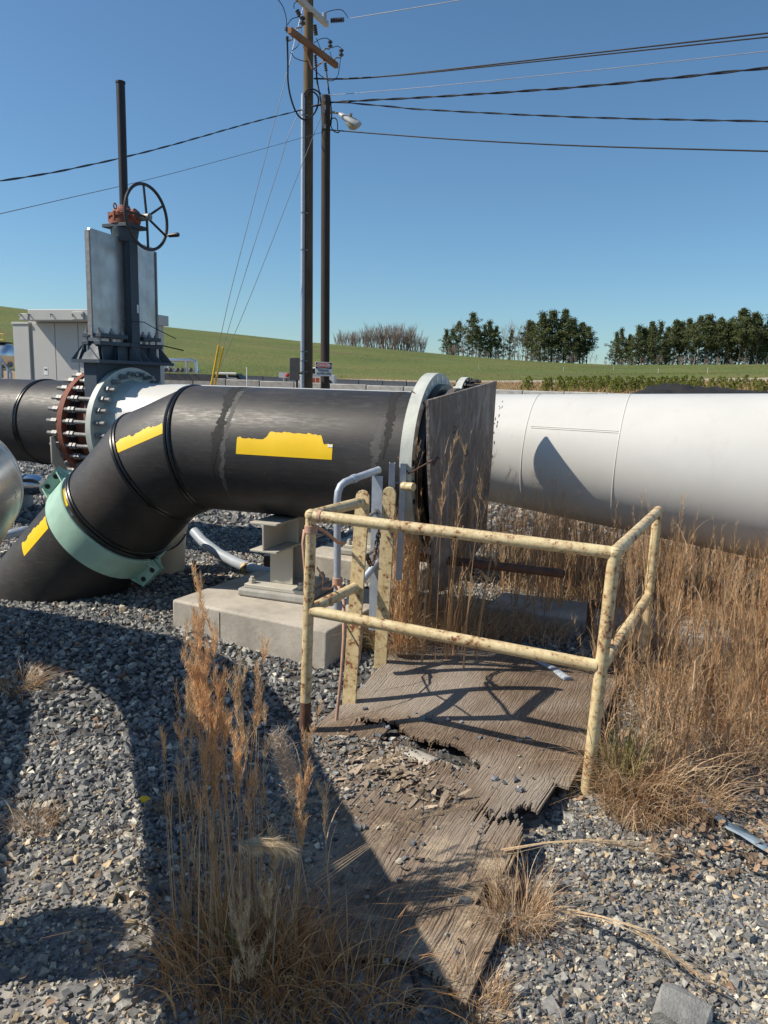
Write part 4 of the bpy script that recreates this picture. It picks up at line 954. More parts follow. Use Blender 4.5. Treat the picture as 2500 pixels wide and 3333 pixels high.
arm(pw(943, 98, 18.0), pw(1096, 214, 19.9), .10, .125, 'arm'); arm(pw(962, -14, 18.1), pw(1064, 80, 19.9), .10, .125, 'armg')
m = MB(); m.beam(pw(988, 150, 18.7), pw(1016, 226, 18.85), .05, .012); m.beam(pw(1056, 196, 19.4), pw(1020, 226, 18.95), .05, .012); m.build("arm_brace", MT['arm'], up_)
def insul(a, b, r, n, name="insulator", mat='insul'):
    a, b = np.array(a), np.array(b); d = nrm(b-a); L = np.linalg.norm(b-a); prof = [(0, r*.35)]
    for k in range(n): t = L*(k+.2)/n; prof += [(t, r*.4), (t+L*.18/n, r), (t+L*.5/n, r), (t+L*.62/n, r*.4)]
    prof.append((L, r*.35)); m = MB(); m.lathe(a, d, prof, 14); return m.build(name, MT[mat], up_)
insul(pw(1076, 67, 19.8), pw(1120, 64, 19.7), .055, 8); insul(pw(1056, 62, 19.7), pw(1056, 42, 19.7), .055, 3, mat='galv')
insul(pw(985, 84, 18.5), pw(985, 52, 18.5), .065, 2); insul(pw(1075, 157, 19.6), pw(1075, 131, 19.6), .058, 2); insul(pw(1111, 186, 19.8), pw(1111, 158, 19.8), .058, 2)
insul(pw(966, 32, 18.4), pw(976, 52, 18.4), .05, 3); insul(pw(1024, 80, 19.2), pw(1029, 115, 19.2), .05, 5); insul(pw(1026, 178, 19.2), pw(1029, 215, 19.2), .04, 5); insul(pw(1058, 204, 19.5), pw(1062, 232, 19.5), .04, 4); insul(pw(935, 118, 18.2), pw(935, 132, 18.2), .035, 3)
insul(pw(932, 82, 18.2), pw(934, 106, 18.2), .045, 1)
m = MB()
for a, b, c in (((1052, 168, 19.4), (1058, 158, 19.5), (1072, 160, 19.6)), ((1088, 195, 19.7), (1094, 188, 19.8), (1108, 188, 19.8)), ((962, 118, 18.3), (964, 92, 18.4), (983, 88, 18.5)), ((938, 134, 18.2), (951, 128, 18.2), (951, 118, 18.2))):
    m.tube([pw(*a), pw(*b), pw(*c)], .018, 6)
m.build("bracket", MT['zinc'], up_)
def spl(P, k=6):
    P = [np.array(p, float) for p in P]; out = []
    for i in range(len(P)-1):
        p0, p1, p2, p3 = P[max(0, i-1)], P[i], P[i+1], P[min(len(P)-1, i+2)]
        for t in np.linspace(0, 1, k, endpoint=False): out.append(.5*((2*p1)+(-p0+p2)*t+(2*p0-5*p1+4*p2-p3)*t*t+(-p0+3*p1-3*p2+p3)*t**3))
    return out+[P[-1]]
def cable(pts, r, name, mat='wire', parent=None, k=6):
    m = MB(); m.tube(spl([pw(*p) if len(p) == 3 else pw(p[0], p[1]) for p in pts], k), r, 6); return m.build(name, MT[mat], parent)
cable([(935, 130, 18.2), (937, 200, 18.3), (938, 270, 18.4), (950, 330, 18.5), (970, 375, 18.6), (998, 391, 18.7), (1022, 370, 18.8), (1034, 345, 18.8), (1036, 318, 18.8), (1022, 300, 18.8), (1005, 297, 18.8), (993, 315, 18.85)], .020, "riser_cable", 'wire', up_)
cable([(1029, 215, 19.2), (1032, 260, 19.0), (1041, 310, 18.8), (1047, 350, 18.8), (1048, 380, 18.8)], .020, "riser_cable", 'wire', up_)
cable([(1062, 232, 19.5), (1068, 280, 19.2), (1075, 330, 19), (1079, 375, 18.9), (1076, 410, 18.9)], .020, "riser_cable", 'wire', up_)
cable([(990, 310, 18.85), (1000, 293, 18.8), (1018, 290, 18.8), (1034, 297, 18.8), (1044, 305, 18.8)], .018, "riser_cable", 'wire', up_)
for L_ in ([(900, -8, 18), (920, 20, 18.1), (931, 55, 18.2), (933, 80, 18.2)], [(936, 80, 18.2), (950, 62, 18.3), (968, 56, 18.4), (980, 54, 18.5)], [(957, 28, 18.4), (958, 12, 18.3), (970, 2, 18.2)], [(1022, 140, 19.2), (1040, 128, 19.3), (1060, 124, 19.5), (1074, 130, 19.6)], [(1080, 156, 19.7), (1098, 150, 19.8), (1110, 157, 19.8)], [(1050, 45, 19.7), (1080, 34, 19.7), (1110, 32, 19.7), (1125, 45, 19.7), (1132, 58, 19.7)], [(1030, 125, 19.2), (1040, 150, 19.3), (1047, 170, 19.4)], [(1074, 168, 19.6), (1080, 190, 19.6)], [(1109, 188, 19.8), (1105, 215, 19.7), (1100, 245, 19.6), (1085, 262, 19.4), (1065, 262, 19.3)], [(945, 168, 18.3), (960, 188, 18.5), (985, 198, 18.8), (1000, 199, 18.9)], [(1022, 225, 19), (1040, 243, 19.1), (1055, 254, 19.2)], [(981, 95, 18.5), (972, 145, 18.4), (950, 165, 18.3)]):
    cable(L_, .009, "jumper_wire", 'wire', up_)
p2b, p2t = pw(1059, 1300, 18.6), pw(1061, 312, 18.6); z2 = float(gz(p2b[0], p2b[1]))
sp_ = thing("service_pole", "shorter dark wooden pole carrying the street lamp and danger sign", "pole", (p2b[0], p2b[1], z2))
m = MB(); m.tube([np.array([p2b[0], p2b[1], z2-.2]), p2t], [.108, .100], 18); m.build("pole", MT['poled'], sp_)
m = MB(); m.box(pw(1057, 350, 18.47), (.06, .03, .10)); m.box(pw(1056, 325, 18.47), (.04, .02, .06)); m.box(pw(1057, 411, 18.48), (.06, .02, .09)); m.box(pw(1054, 365, 18.47), (.05, .05, .06)); m.build("pole_hardware", MT['zinc'], sp_)
cable([(1076, 410, 18.6), (1077, 392, 18.6), (1086, 384, 18.6), (1096, 390, 18.6), (1099, 408, 18.6), (1099, 422, 18.6)], .012, "wire_loop", 'wire', sp_)
cable([(1075, 405, 18.6), (1085, 425, 18.6), (1100, 432, 18.6), (1106, 426, 18.6)], .012, "wire_loop", 'wire', sp_)
sl_ = thing("street_lamp", "grey street lamp head with a drop lens on the shorter dark pole", "street lamp", pw(1110, 372, 18.6))
m = MB(); m.tube([pw(1072, 366, 18.6), pw(1090, 366, 18.55), pw(1104, 369, 18.5), pw(1112, 376, 18.5)], .025, 10); m.build("lamp_arm", MT['zinc'], sl_)
la, lb_ = pw(1104, 371, 18.5), pw(1174, 408, 18.3); ld = nrm(lb_-la); lu = nrm(np.array([-.35, -.25, .9])-ld*ld.dot([-.35, -.25, .9])); lsd = np.cross(ld, lu); LL = np.linalg.norm(lb_-la)
def loft(sections, n=20):
    m = MB(); Vv = []
    for t, w, hu, hd, o in sections:
        for k in range(n):
            a = 2*math.pi*k/n; h = hu if math.sin(a) > 0 else hd; Vv.append(la+ld*LL*t+lu*o+lsd*w*math.cos(a)+lu*h*math.sin(a))
    s_ = len(sections); F = [(i*n+k, i*n+(k+1) % n, (i+1)*n+(k+1) % n, (i+1)*n+k) for i in range(s_-1) for k in range(n)]+[tuple(range(n)), tuple((s_-1)*n+k for k in range(n))]; m.add(Vv, F); return m
loft([(0, .03, .03, .03, 0), (.06, .05, .05, .05, 0), (.3, .085, .065, .075, 0), (.6, .12, .07, .06, 0), (.85, .12, .06, .04, 0), (.97, .07, .035, .03, 0), (1.0, .02, .02, .02, 0)]).build("lamp_head", MT['lampgrey'], sl_, sharp=50)
loft([(.36, .03, .0, .06, -.02), (.45, .085, .0, .12, -.03), (.62, .11, .0, .16, -.035), (.8, .10, .0, .13, -.03), (.93, .05, .0, .06, -.02)]).build("lens_bowl", MT['glass'], sl_, sharp=50)
m = MB(); q = la+ld*LL*.5+lu*.06; m.tube([q, q+lu*.07], .035, 12); m.build("photocell", MT['zinc'], sl_)
sg = thing("danger_sign", "danger sign about overhead power lines on the shorter dark pole", "sign", pw(1054, 1202, 18.4))
SY = 18.44; sc_ = SY/2500
def sgp(x, y): return at(x, y, SY)
m = MB(); m.box(sgp(1054, 1201.5), (54*sc_, .012, 44*sc_)); m.build("panel", MT['whitep'], sg, bevel=.004)
m = MB(); c = sgp(1054, 1190)-P3(0, .0085, 0); m.box(c, (51*sc_, .004, 19.5*sc_)); m.build("header", MT['black'], sg)
def oval(c, a, b, th, name, mat):
    m = MB(); m.prism([c+P3(a*math.cos(t), 0, b*math.sin(t)) for t in np.linspace(0, 2*math.pi, 40, endpoint=False)], (0, -th, 0)); return m.build(name, MT[mat], sg)
oval(c-P3(0, .0022, 0), 24.5*sc_, 8.8*sc_, .002, "oval_rim", 'whitep'); oval(c-P3(0, .0045, 0), 23*sc_, 7.6*sc_, .002, "oval_field", 'red')
def lettering(txt, c, width, mat, name="lettering", parent=sg, hs=None):
    cu = bpy.data.curves.new(name, 'FONT'); cu.body = txt; cu.align_x = 'CENTER'; cu.align_y = 'CENTER'; cu.size = 1; cu.extrude = .003; cu.offset = .012
    o = bpy.data.objects.new(name, cu); COL.objects.link(o); bpy.context.view_layer.update(); w_ = o.dimensions.x; h_ = o.dimensions.y
    s_ = width/w_; o.scale = (s_, (hs/h_) if hs else s_, 1); cu.materials.append(MT[mat]); me = bpy.data.meshes.new_from_object(o); sc3 = tuple(o.scale); bpy.data.objects.remove(o); o = bpy.data.objects.new(name, me); COL.objects.link(o); o.scale = sc3; o.parent = parent; o.rotation_euler = (math.pi/2, 0, 0); o.location = tuple(np.array(c)-np.array(parent.location)); return o
lettering("DANGER", c-P3(0, .0105, 0), 40*sc_, 'whitep', hs=8.6*sc_)
lettering("OVERHEAD", sgp(1053, 1206.5)-P3(0, .0095, 0), 36*sc_, 'black', hs=7*sc_); lettering("POWER LINES", sgp(1054, 1216.5)-P3(0, .0095, 0), 46*sc_, 'black', hs=7*sc_)
eb = thing("meter_box", "tall brown grey metal box on a short post left of the utility pole", "electrical box", onground(958, 18.3))
m = MB(); c = at(959, 1201, 18.4); m.box(c, (.225, .14, .52)); m.build("cabinet", MT['boxgrey'], eb, bevel=.008)
m = MB(); m.box((c[0]+.06, c[1], (c[2]+.2)/2-.05), (.05, .05, c[2]-.25)); m.box((c[0]+.14, c[1]+.05, c[2]-.1), (.12, .03, .04)); m.build("post", MT['boxgrey'], eb)
wb = thing("marker_box", "small cream box with a red end left of the meter box", "box", onground(925, 36))
m = MB(); c = at(923, 1221, 36.); m.box(c, (.40, .3, .24)); m.box((c[0], c[1], c[2]-.4), (.06, .06, .6)); m.build("case", MT['whitep'], wb)
m = MB(); c = at(936, 1221, 35.8); m.lathe(c, (0, -1, 0), [(0, .10), (.02, .10), (.06, .04)], 14); m.build("red_lamp", MT['red'], wb)
tr = thing("parked_truck", "white vehicle mostly hidden between the two poles", "truck", onground(1032, 42))
c = at(1032, 1232, 42.); T0 = np.array([c[0], c[1], float(gz(c[0], c[1]))])
m = MB(); m.prism([T0+P3(x, -.8, z) for x, z in ((-.9, .35), (-.9, .80), (-.45, .85), (-.25, 1.20), (.42, 1.20), (.55, .85), (1.0, .82), (1.0, .35))], (0, 1.6, 0)); m.build("body", MT['whitep'], tr, bevel=.03)
m = MB(); m.prism([T0+P3(x, -.815, z) for x, z in ((-.38, .88), (-.22, 1.14), (.38, 1.14), (.47, .88))], (0, .012, 0)); m.build("window", MT['black'], tr)
for x in (-.55, .6):
    m = MB(); m.lathe(T0+P3(x, -.83, .32), (0, 1, 0), [(0, .2), (0, .30), (.2, .30), (.2, .2)], 20); m.build("wheel", MT['black'], tr)
m = MB(); m.box(at(1020, 1240, 38.), (.16, .2, .3)); m.box(at(1034, 1240, 38.), (.16, .2, .3)); tag(m.build("orange_drums", MT['orange']), "pair of dull orange drums in front of the white vehicle", "drums")
# overhead lines and guys
def line(pts, r, mat, label, cat, tw=0, group=None):
    P = [pw(*p) for p in pts]; P = spl(P+([P[-1]+(P[-1]-P[-2])*1.5] if cat == 'overhead line' else []), 10)
    if tw:
        d = nrm(P[-1]-P[0]); m = MB(); L = 0; side = nrm(np.cross(d, UP)); n_ = np.cross(side, d); fine = []
        for i in range(len(P)-1):
            for t in np.linspace(0, 1, 5, endpoint=False): fine.append(lerp(P[i], P[i+1], t))
        fine.append(P[-1]); acc = 0; A_ = []; B2 = []
        for i, p in enumerate(fine):
            if i: acc += np.linalg.norm(fine[i]-fine[i-1])
            a = acc*tw; q = (math.cos(a)*side+math.sin(a)*n_)*r*.9; A_.append(p+q); B2.append(p-q)
        m.tube(A_, r, 5); m.tube(B2, r*.8, 5)
    else: m = MB(); m.tube(P, r, 6)
    nm = {"overhead line": "overhead_line", "guy wire": "guy_wire"}[cat]
    return tag(m.build(nm, MT[mat]), label, cat, group)
line([(1140, 60, 19.7), (1500, 0, 17.5), (1900, -72, 15.5)], .008, 'wireg', "thin bare wire leaving the top insulator towards the upper right corner", "overhead line")
line([(1022, 255, 19), (1104, 256, 18.8), (1176, 253, 18.5), (1252, 248, 18.2), (1400, 233, 17.5), (1900, 176, 15.5), (2560, 101, 13)], .013, 'wire', "upper black cable of the highest pair running to the right", "overhead line")
line([(1022, 257, 19), (1104, 258, 18.8), (1176, 255, 18.5), (1252, 249, 18.2), (1400, 236, 17.5), (1900, 184, 15.5), (2560, 114, 13)], .012, 'wire', "lower black cable of the highest pair running to the right", "overhead line")
line([(1040, 305, 19), (1092, 308, 18.8), (1400, 282, 17.5), (1900, 232, 15.5), (2560, 160, 13)], .006, 'wireg', "thin grey wire between the cable pair and the twisted cables at right", "overhead line")
line([(1015, 347, 18.8), (1090, 333, 18.6), (1180, 328, 18.2), (1260, 323, 18), (1400, 316, 17.5), (1900, 282, 15.5), (2560, 215, 13)], .014, 'wire', "thick twisted black cable rising to the right from behind the lamp pole", "overhead line", 5)
line([(1076, 333, 18.6), (1120, 334, 18.4), (1260, 346, 18), (1400, 358, 17.5), (1900, 382, 15.5), (2560, 397, 13)], .011, 'wire', "twisted black cable sagging to the right just above the street lamp", "overhead line", 5)
line([(1074, 423, 18.6), (1250, 437, 18), (1500, 455, 17), (1900, 475, 15.5), (2560, 494, 13)], .014, 'wire', "lowest straight black cable passing under the street lamp to the right", "overhead line")
line([(990, 356, 18.9), (900, 378, 18), (800, 404, 17), (500, 488, 14), (200, 556, 12), (-60, 598, 10.5)], .0085, 'wire', "twisted cable sagging left past the black valve stem", "overhead line", 6)
line([(1050, 430, 18.6), (985, 448, 18), (800, 500, 16.5), (500, 580, 14), (200, 650, 12), (-60, 710, 10.5)], .0055, 'wireg', "lower grey wire running left behind the handwheel", "overhead line")
line([(990, 10, 19.0), (959, 134, 19.0), (936, 231, 19.0), (886, 423, 19.2), (867, 500, 19.3), (751, 950, 20), (702, 1180, 20.4), (692, 1240, 20.5)], .008, 'wireg', "guy wire from the pole top, leftmost of three", "guy wire")
line([(984, 340, 19.0), (937, 447, 19.1), (921, 500, 19.2), (780, 950, 20), (716, 1170, 20.4), (700, 1240, 20.5)], .007, 'wireg', "guy wire from the conduit top, middle of three", "guy wire")
line([(1048, 376, 18.7), (997, 500, 18.6), (821, 950, 18.8), (700, 1235, 19), (690, 1270, 19)], .007, 'wireg', "guy wire from the shorter pole, rightmost of three", "guy wire")
for k, (a, b, lab) in enumerate((((712, 1124, 20.2), (686, 1265, 20.3), "bright yellow guy guard tube, left of the pair"), ((727, 1129, 20.2), (694, 1275, 20.3), "bright yellow guy guard tube, right of the pair"))):
    m = MB(); m.tube([pw(*a), pw(*b)], .030, 10); tag(m.build("guy_guard", MT['yel']), lab, "guy guard")
m = MB(); m.tube([at(804, 1260, 30), at(803, 1195, 30)], .02, 6); tag(m.build("thin_rod", MT['whitep']), "thin pale rod standing in front of the block wall", "rod")
# ------------------------------------------------------------------ trees, shrubs, saplings, mulch
NR = np.random.default_rng(21)
def leafclumps(C, Rr, n, size, rg, c0, c1, flat=.75):
    """n small triangles spread through ellipsoids (centres C, radii Rr)"""
    k = rg.integers(0, len(C), n); u = rg.normal(size=(n, 3)); u /= np.linalg.norm(u, axis=1)[:, None]; rad = rg.random(n)**.45
    P = C[k]+u*rad[:, None]*Rr[k][:, None]*np.array([1, 1, flat]); s = size*rg.uniform(.6, 1.4, n)
    a = rg.normal(size=(n, 3)); a /= np.linalg.norm(a, axis=1)[:, None]; b = rg.normal(size=(n, 3)); b -= a*(a*b).sum(1)[:, None]; b /= np.linalg.norm(b, axis=1)[:, None]
    V_ = np.stack([P-a*s[:, None], P+a*s[:, None]*.9+b*s[:, None]*.3, P+b*s[:, None]*.9], 1).reshape(-1, 3)
    f = rg.random((n, 1)); cl_ = rg.random(len(C))[k][:, None]; col = np.array(c0)+(np.array(c1)-np.array(c0))*(f*.5+cl_*.5)
    return V_, np.arange(3*n).reshape(-1, 3), np.repeat(col, 3, 0)
def pine(seed, H=13.0, lo=.42, wide=.20, label="", ntri=3400):
    rg = np.random.default_rng(seed); root = thing("pine_tree", label, "pine tree", (0, 0, 0), "pines on the hill crest")
    m = MB(); bend = rg.normal(0, .25, 2); tp = [np.array([bend[0]*t*t, bend[1]*t*t, H*t]) for t in np.linspace(-.03, .96, 7)]
    m.tube(tp, [.20, .19, .17, .14, .11, .07, .03], 7); C = []; Rr = []
    for k in range(34):
        t = lo+(1-lo)*((k+.5)/34)**.9; az = k*2.4+rg.uniform(-.5, .5); prof = math.sin(min(1, (t-lo)/(1-lo)*1.05+.16)*math.pi)**.7
        L = H*wide*prof*rg.uniform(.35, 1.45); b = np.array([bend[0]*t*t, bend[1]*t*t, H*t]); tip = b+np.array([math.cos(az)*L, math.sin(az)*L, L*.25+rg.uniform(-.2, .3)])
        m.tube([b, (b+tip)/2+[0, 0, -.05*L], tip], [.05, .035, .015], 4, caps=False); C += [tip, b+(tip-b)*.6]; Rr += [H*.08*rg.uniform(.5, 1.5), H*.07*rg.uniform(.6, 1.2)]
    C.append(np.array([bend[0], bend[1], H*.97])); Rr.append(H*.06)
    for k in range(5):
        az = rg.uniform(0, 6.28); z = H*rg.uniform(.04, max(.06, lo)); b = np.array([0, 0, z]); m.tube([b, b+[math.cos(az)*.9, math.sin(az)*.9, .1]], [.03, .01], 4, caps=False)
    tk_ = m.build("trunk", MT['bark'], root, origin=(0, 0, 0))
    V_, F_, c_ = leafclumps(np.array(C), np.array(Rr), ntri, H*.021, rg, (.055, .080, .028), (.19, .205, .08)); npmesh("crown", V_, [F_], MT['needle'], c_, root); return root
def bare(seed, H=12, label="", name="bare_tree", cat="bare tree", group="bare trees on the hill crest", multi=1, depth=4, spread=.42, r0=.12):
    rg = random.Random(seed); root = thing(name, label, cat, (0, 0, 0), group); m = MB(); m2 = MB()
    def br(p, d, L, r, lev):
        q = p+d*L*.5+np.array([rg.gauss(0, .06)*L, rg.gauss(0, .06)*L, 0]); e_ = p+d*L; (m if lev < 1 else m2).tube([p, q, e_], [r, r*.8, r*.6], 5 if lev < 1 else 3, caps=False)
        if lev >= depth: return
        for k in range(rg.choice((3, 3, 4))):
            t = rg.uniform(.35, 1.0); a = rg.uniform(0, 6.28); v = nrm(d+spread*np.array([math.cos(a), math.sin(a), .15])*rg.uniform(.6, 1.3)); br(p+(e_-p)*t, v, L*rg.uniform(.5, .72), r*.5, lev+1)
    for k in range(multi):
        a = rg.uniform(0, 6.28); d = nrm(np.array([math.cos(a)*.25*(multi > 1), math.sin(a)*.25*(multi > 1), 1])); br(np.array([math.cos(a)*.3*(multi > 1), math.sin(a)*.3*(multi > 1), -.2]), d, H*.42, r0, 0)
    m.build("trunk", MT['twig'], root, origin=(0, 0, 0)); m2.build("branches", MT['twig'], root, origin=(0, 0, 0)); return root
PK = [("broad rounded dark green pine on the hill crest", 2, .34, .25), ("tall narrow pine with a long bare trunk on the hill crest", 5, .42, .20), ("spreading open crowned pine on the hill crest", 9, .40, .28), ("bushy pine with low green branches on the hill crest", 13, .05, .26)]
protos = [pine(s, 13, lo, wd_, lab) for lab, s, lo, wd_ in PK]; used = [0]*4
def plant(pr_, i, x, top, base, r):
    P = onground(x, r); H = (base-top)/2500*P[1]*1.0; s = max(.3, H/13.0)
    if used[i] == 0: o = pr_[i]; o.location = tuple(P); o.scale = (s,)*3; o.rotation_euler = (0, 0, x*.37)
    else: o = dup(pr_[i], P, x*.37+i, s)
    w_ = PR_.uniform(.8, 1.25); o.scale = (s*w_, s*w_, s); used[i] += 1; return o
RT_ = [(1440, 1075, 1152), (1462, 1068, 1155), (1478, 1066, 1158), (1521, 1040, 1160), (1535, 1075, 1160), (1563, 1062, 1164), (1582, 1048, 1166), (1596, 1078, 1166), (1642, 1092, 1172), (1700, 1062, 1178), (1712, 1052, 1178), (1740, 1042, 1180), (1755, 1060, 1180), (1778, 1034, 1182), (1800, 1060, 1182), (1817, 1028, 1184), (1838, 1050, 1184), (1852, 1042, 1184), (1870, 1062, 1186), (1893, 1085, 1188), (1880, 1098, 1188),
       (1985, 1085, 1194), (2006, 1082, 1195), (2028, 1096, 1195), (2052, 1066, 1195), (2070, 1080, 1195), (2092, 1062, 1195), (2110, 1072, 1196), (2128, 1056, 1196), (2150, 1070, 1196), (2172, 1056, 1196), (2190, 1066, 1196), (2213, 1050, 1196), (2232, 1066, 1196), (2252, 1058, 1196), (2275, 1048, 1196), (2295, 1060, 1196), (2315, 1052, 1196), (2338, 1060, 1196), (2360, 1046, 1196), (2385, 1036, 1196), (2405, 1050, 1196), (2425, 1044, 1196), (2448, 1056, 1196), (2470, 1050, 1196), (2492, 1062, 1196), (2515, 1048, 1196),
       (2040, 1110, 1196), (2080, 1100, 1196), (2135, 1095, 1196), (2160, 1105, 1196), (2205, 1100, 1196), (2245, 1095, 1196), (2285, 1092, 1196), (2330, 1090, 1196), (2375, 1085, 1196), (2420, 1088, 1196), (2460, 1092, 1196), (2500, 1095, 1196)]
RT_ += [(1448, 1098, 1156), (1470, 1104, 1158), (1512, 1090, 1160), (1548, 1100, 1162), (1575, 1098, 1164), (1606, 1110, 1168), (1716, 1112, 1178), (1745, 1104, 1180), (1770, 1098, 1182), (1795, 1102, 1182), (1825, 1096, 1184), (1848, 1104, 1184), (1872, 1112, 1186), (1992, 1128, 1195), (2018, 1134, 1195), (2062, 1132, 1196), (2104, 1128, 1196), (2146, 1134, 1196), (2192, 1130, 1196), (2236, 1132, 1196), (2270, 1128, 1196), (2310, 1130, 1196), (2352, 1126, 1196), (2398, 1130, 1196), (2442, 1128, 1196), (2482, 1130, 1196)]
PR_ = random.Random(5)
for k, (x, t, b) in enumerate(RT_):
    t += PR_.uniform(-11, 9)
    i = 3 if k in (0, 1, 5, 6, 8, 21, 22, 24, 28) or k > 46 else PR_.choice((0, 0, 1, 2, 0, 3)); plant(protos, i, x, t, b+4, 203+PR_.uniform(0, 8)+(8 if k > 46 else 0))
BK = [bare(3, 12, "tall bare grey tree among the pines on the hill crest"), bare(8, 12, "thin bare tree with fine twigs beside the pines on the hill crest", r0=.09)]
ub_ = [0, 0]
for k, (x, t, b) in enumerate([(1490, 1040, 1160), (1505, 1028, 1160), (1545, 1036, 1162), (1552, 1070, 1164), (1622, 1050, 1170), (1640, 1032, 1172), (1660, 1045, 1174), (1694, 1024, 1176), (1683, 1060, 1176), (1672, 1075, 1176), (1905, 1140, 1190), (1920, 1145, 1190), (2440, 1065, 1196)]):
    i = k % 2; P = onground(x, 206+k % 3*3); s = (b-t+4)/2500*P[1]/12*1.15
    if not ub_[i]: o = BK[i]; o.location = tuple(P); o.scale = (s,)*3
    else: o = dup(BK[i], P, k*1.1, s)
    ub_[i] = 1
# brushy undergrowth along the foot of the pines
ug = [bare(41, 4, "", "bare_shrub", "shrub", "brush below the pines", 8, 2, .5, .05)]
for k in range(34):
    x = (1430+k*22) if k < 20 else (1960+(k-20)*40); P = onground(x+PR_.uniform(-8, 8), 201+PR_.uniform(0, 4)); s = PR_.uniform(.5, 1.1)
    o = ug[0] if k == 0 else dup(ug[0], P, k*.7, s); o.location = tuple(P); o.scale = (s, s, s)
SH = bare(31, 6, "bare grey brown shrub in the thicket on the hill crest", "bare_shrub", "shrub", "bare shrubs in the hilltop thicket", 7, 2, .28, .05); us = 0
for k in range(44):
    x = 1082+k*6.5+PR_.uniform(-4, 4); t = np.interp(x, [1080, 1150, 1230, 1290, 1340, 1370], [1092, 1078, 1068, 1064, 1082, 1120])+PR_.uniform(-4, 12); b = np.interp(x, [1080, 1370], [1130, 1152]); P = onground(x, 203+PR_.uniform(0, 8)); s = (b-t)/2500*P[1]/6*1.65
    if not us: SH.location = tuple(P); SH.scale = (s,)*3; us = 1
    else: dup(SH, P, k*.9, s)
def sapling(seed, lab):
    rg = np.random.default_rng(seed); root = thing("pine_sapling", lab, "sapling", (0, 0, 0), "young pines beyond the block wall"); m = MB(); m.tube([(0, 0, -.05), (0, 0, 1.0)], [.02, .006], 5); m.build("trunk", MT['bark'], root, origin=(0, 0, 0)); C = []; R_ = []
    for k in range(12):
        z = .12+.85*k/12; L = .30*(1.05-z)+.05; a = k*2.4; C.append((L*math.cos(a), L*math.sin(a), z)); R_.append(.10+.08*(1-z))
    V_, F_, c_ = leafclumps(np.array(C), np.array(R_), 700, .055, rg, (.09, .12, .014), (.30, .33, .06), 1.0); npmesh("crown", V_, [F_], MT['needle'], c_, root); return root
SAP = [sapling(1, "young yellow green pine sapling beyond the block wall"), sapling(2, "small bushy pine sapling beyond the block wall")]; uq = [0, 0]
sx_ = [1698, 1712, 1760, 1776, 1802, 1812, 1832, 1848]+[1858+i*12.5 for i in range(34)]+[2300, 2325, 2350, 2372, 2392, 2415, 2440, 2465, 2490]
for k, x in enumerate(sx_):
    x += PR_.uniform(-5, 5); r = PR_.uniform(44, 56); P = onground(x, r); i = k % 2
    tp_ = np.interp(x, [1690, 1850, 2000, 2200, 2500], [1250, 1244, 1238, 1241, 1244])+PR_.uniform(-3, 12); s = max(.7, at(x, tp_, P[1])[2]-P[2])*1.25
    if not uq[i]: SAP[i].location = tuple(P); SAP[i].scale = (s,)*3; uq[i] = 1
    else: dup(SAP[i], P, k*1.3, s)
m = MB(); nx, ny = 60, 24; Vv = []
pc0 = onground(2320, 35); rgm = np.random.default_rng(3)
for i in range(nx+1):
    for j in range(ny+1):
        px_ = 1985+i*16; P = onground(px_, 32+j*.35); t = j/ny; pr_h = np.interp(px_, [1985, 2040, 2080, 2130, 2300, 2420, 2600, 2960], [0, .32, .60, .80, .74, .62, .58, .4]); h = pr_h*math.sin(t*math.pi)**.6+((.10*rgm.normal()+.10*math.sin(i*.9+j*.5)*math.sin(i*.37)) if 0 < j < ny else 0)*pr_h; Vv.append((P[0], P[1], P[2]-.05+max(0, h)))
m.add(Vv, [(i*(ny+1)+j, i*(ny+1)+j+1, (i+1)*(ny+1)+j+1, (i+1)*(ny+1)+j) for i in range(nx) for j in range(ny)]); o = m.build("mulch_pile", MT['mulch'], sharp=180); tag(o, "low black mulch heap beyond the block wall at the right", "mulch heap")
for k, (x, y, r) in enumerate(((1545, 1206, 110), (1820, 1208, 120), (1982, 1205, 135), (2127, 1217, 105), (2287, 1219, 105))):
    P = onground(x, r); m = MB(); m.box(P+UP*.3, (.06, .04, .75)); o = m.build("marker_stake", MT['whitep']); tag(o, "thin white stake standing on the green slope below the pines", "stake", "white stakes on the slope")

# say which one: repeats counted from the left of the picture
def ordinal(n):
    o1 = "first second third fourth fifth sixth seventh eighth ninth tenth eleventh twelfth thirteenth fourteenth fifteenth sixteenth seventeenth eighteenth nineteenth".split()
    tn = {20: "twent", 30: "thirt", 40: "fort", 50: "fift"}
    return o1[n-1] if n < 20 else (tn[n//10*10]+"ieth" if n % 10 == 0 else tn[n//10*10]+"y-"+o1[n % 10-1])
def count_off(group, fmt, split=None):
    L = [o for o in COL.objects if o.get('group') == group]; L.sort(key=lambda o: o.location.x/o.location.y); sets = {}
    for o in L: sets.setdefault(split(o) if split else '', []).append(o)
    for k, S_ in sets.items():
        for i, o in enumerate(S_): o['label'] = fmt(o, ordinal(i+1), k)
px_of = lambda o: 1250+2535*o.location.x/o.location.y
count_off("pines on the hill crest", lambda o, n, k: o['label'].split(' on the')[0].split(' with')[0]+", "+n+" pine from the left in the "+k+" stand", lambda o: "left" if px_of(o) < 1950 else "right")
count_off("bare trees on the hill crest", lambda o, n, k: o['label'].split(' tree')[0]+" tree on the hill crest, "+n+" bare tree from the left")
count_off("bare shrubs in the hilltop thicket", lambda o, n, k: "bare grey brown shrub in the hilltop thicket, "+n+" from the left")
count_off("brush below the pines", lambda o, n, k: "low brown brush at the foot of the pines, "+n+" from the left")
count_off("young pines beyond the block wall", lambda o, n, k: o['label'].split(' beyond')[0]+" beyond the wall, "+n+" from the left")
count_off("concrete blocks of the yard wall", lambda o, n, k: "grey concrete block of the long yard wall, "+n+" from the left")
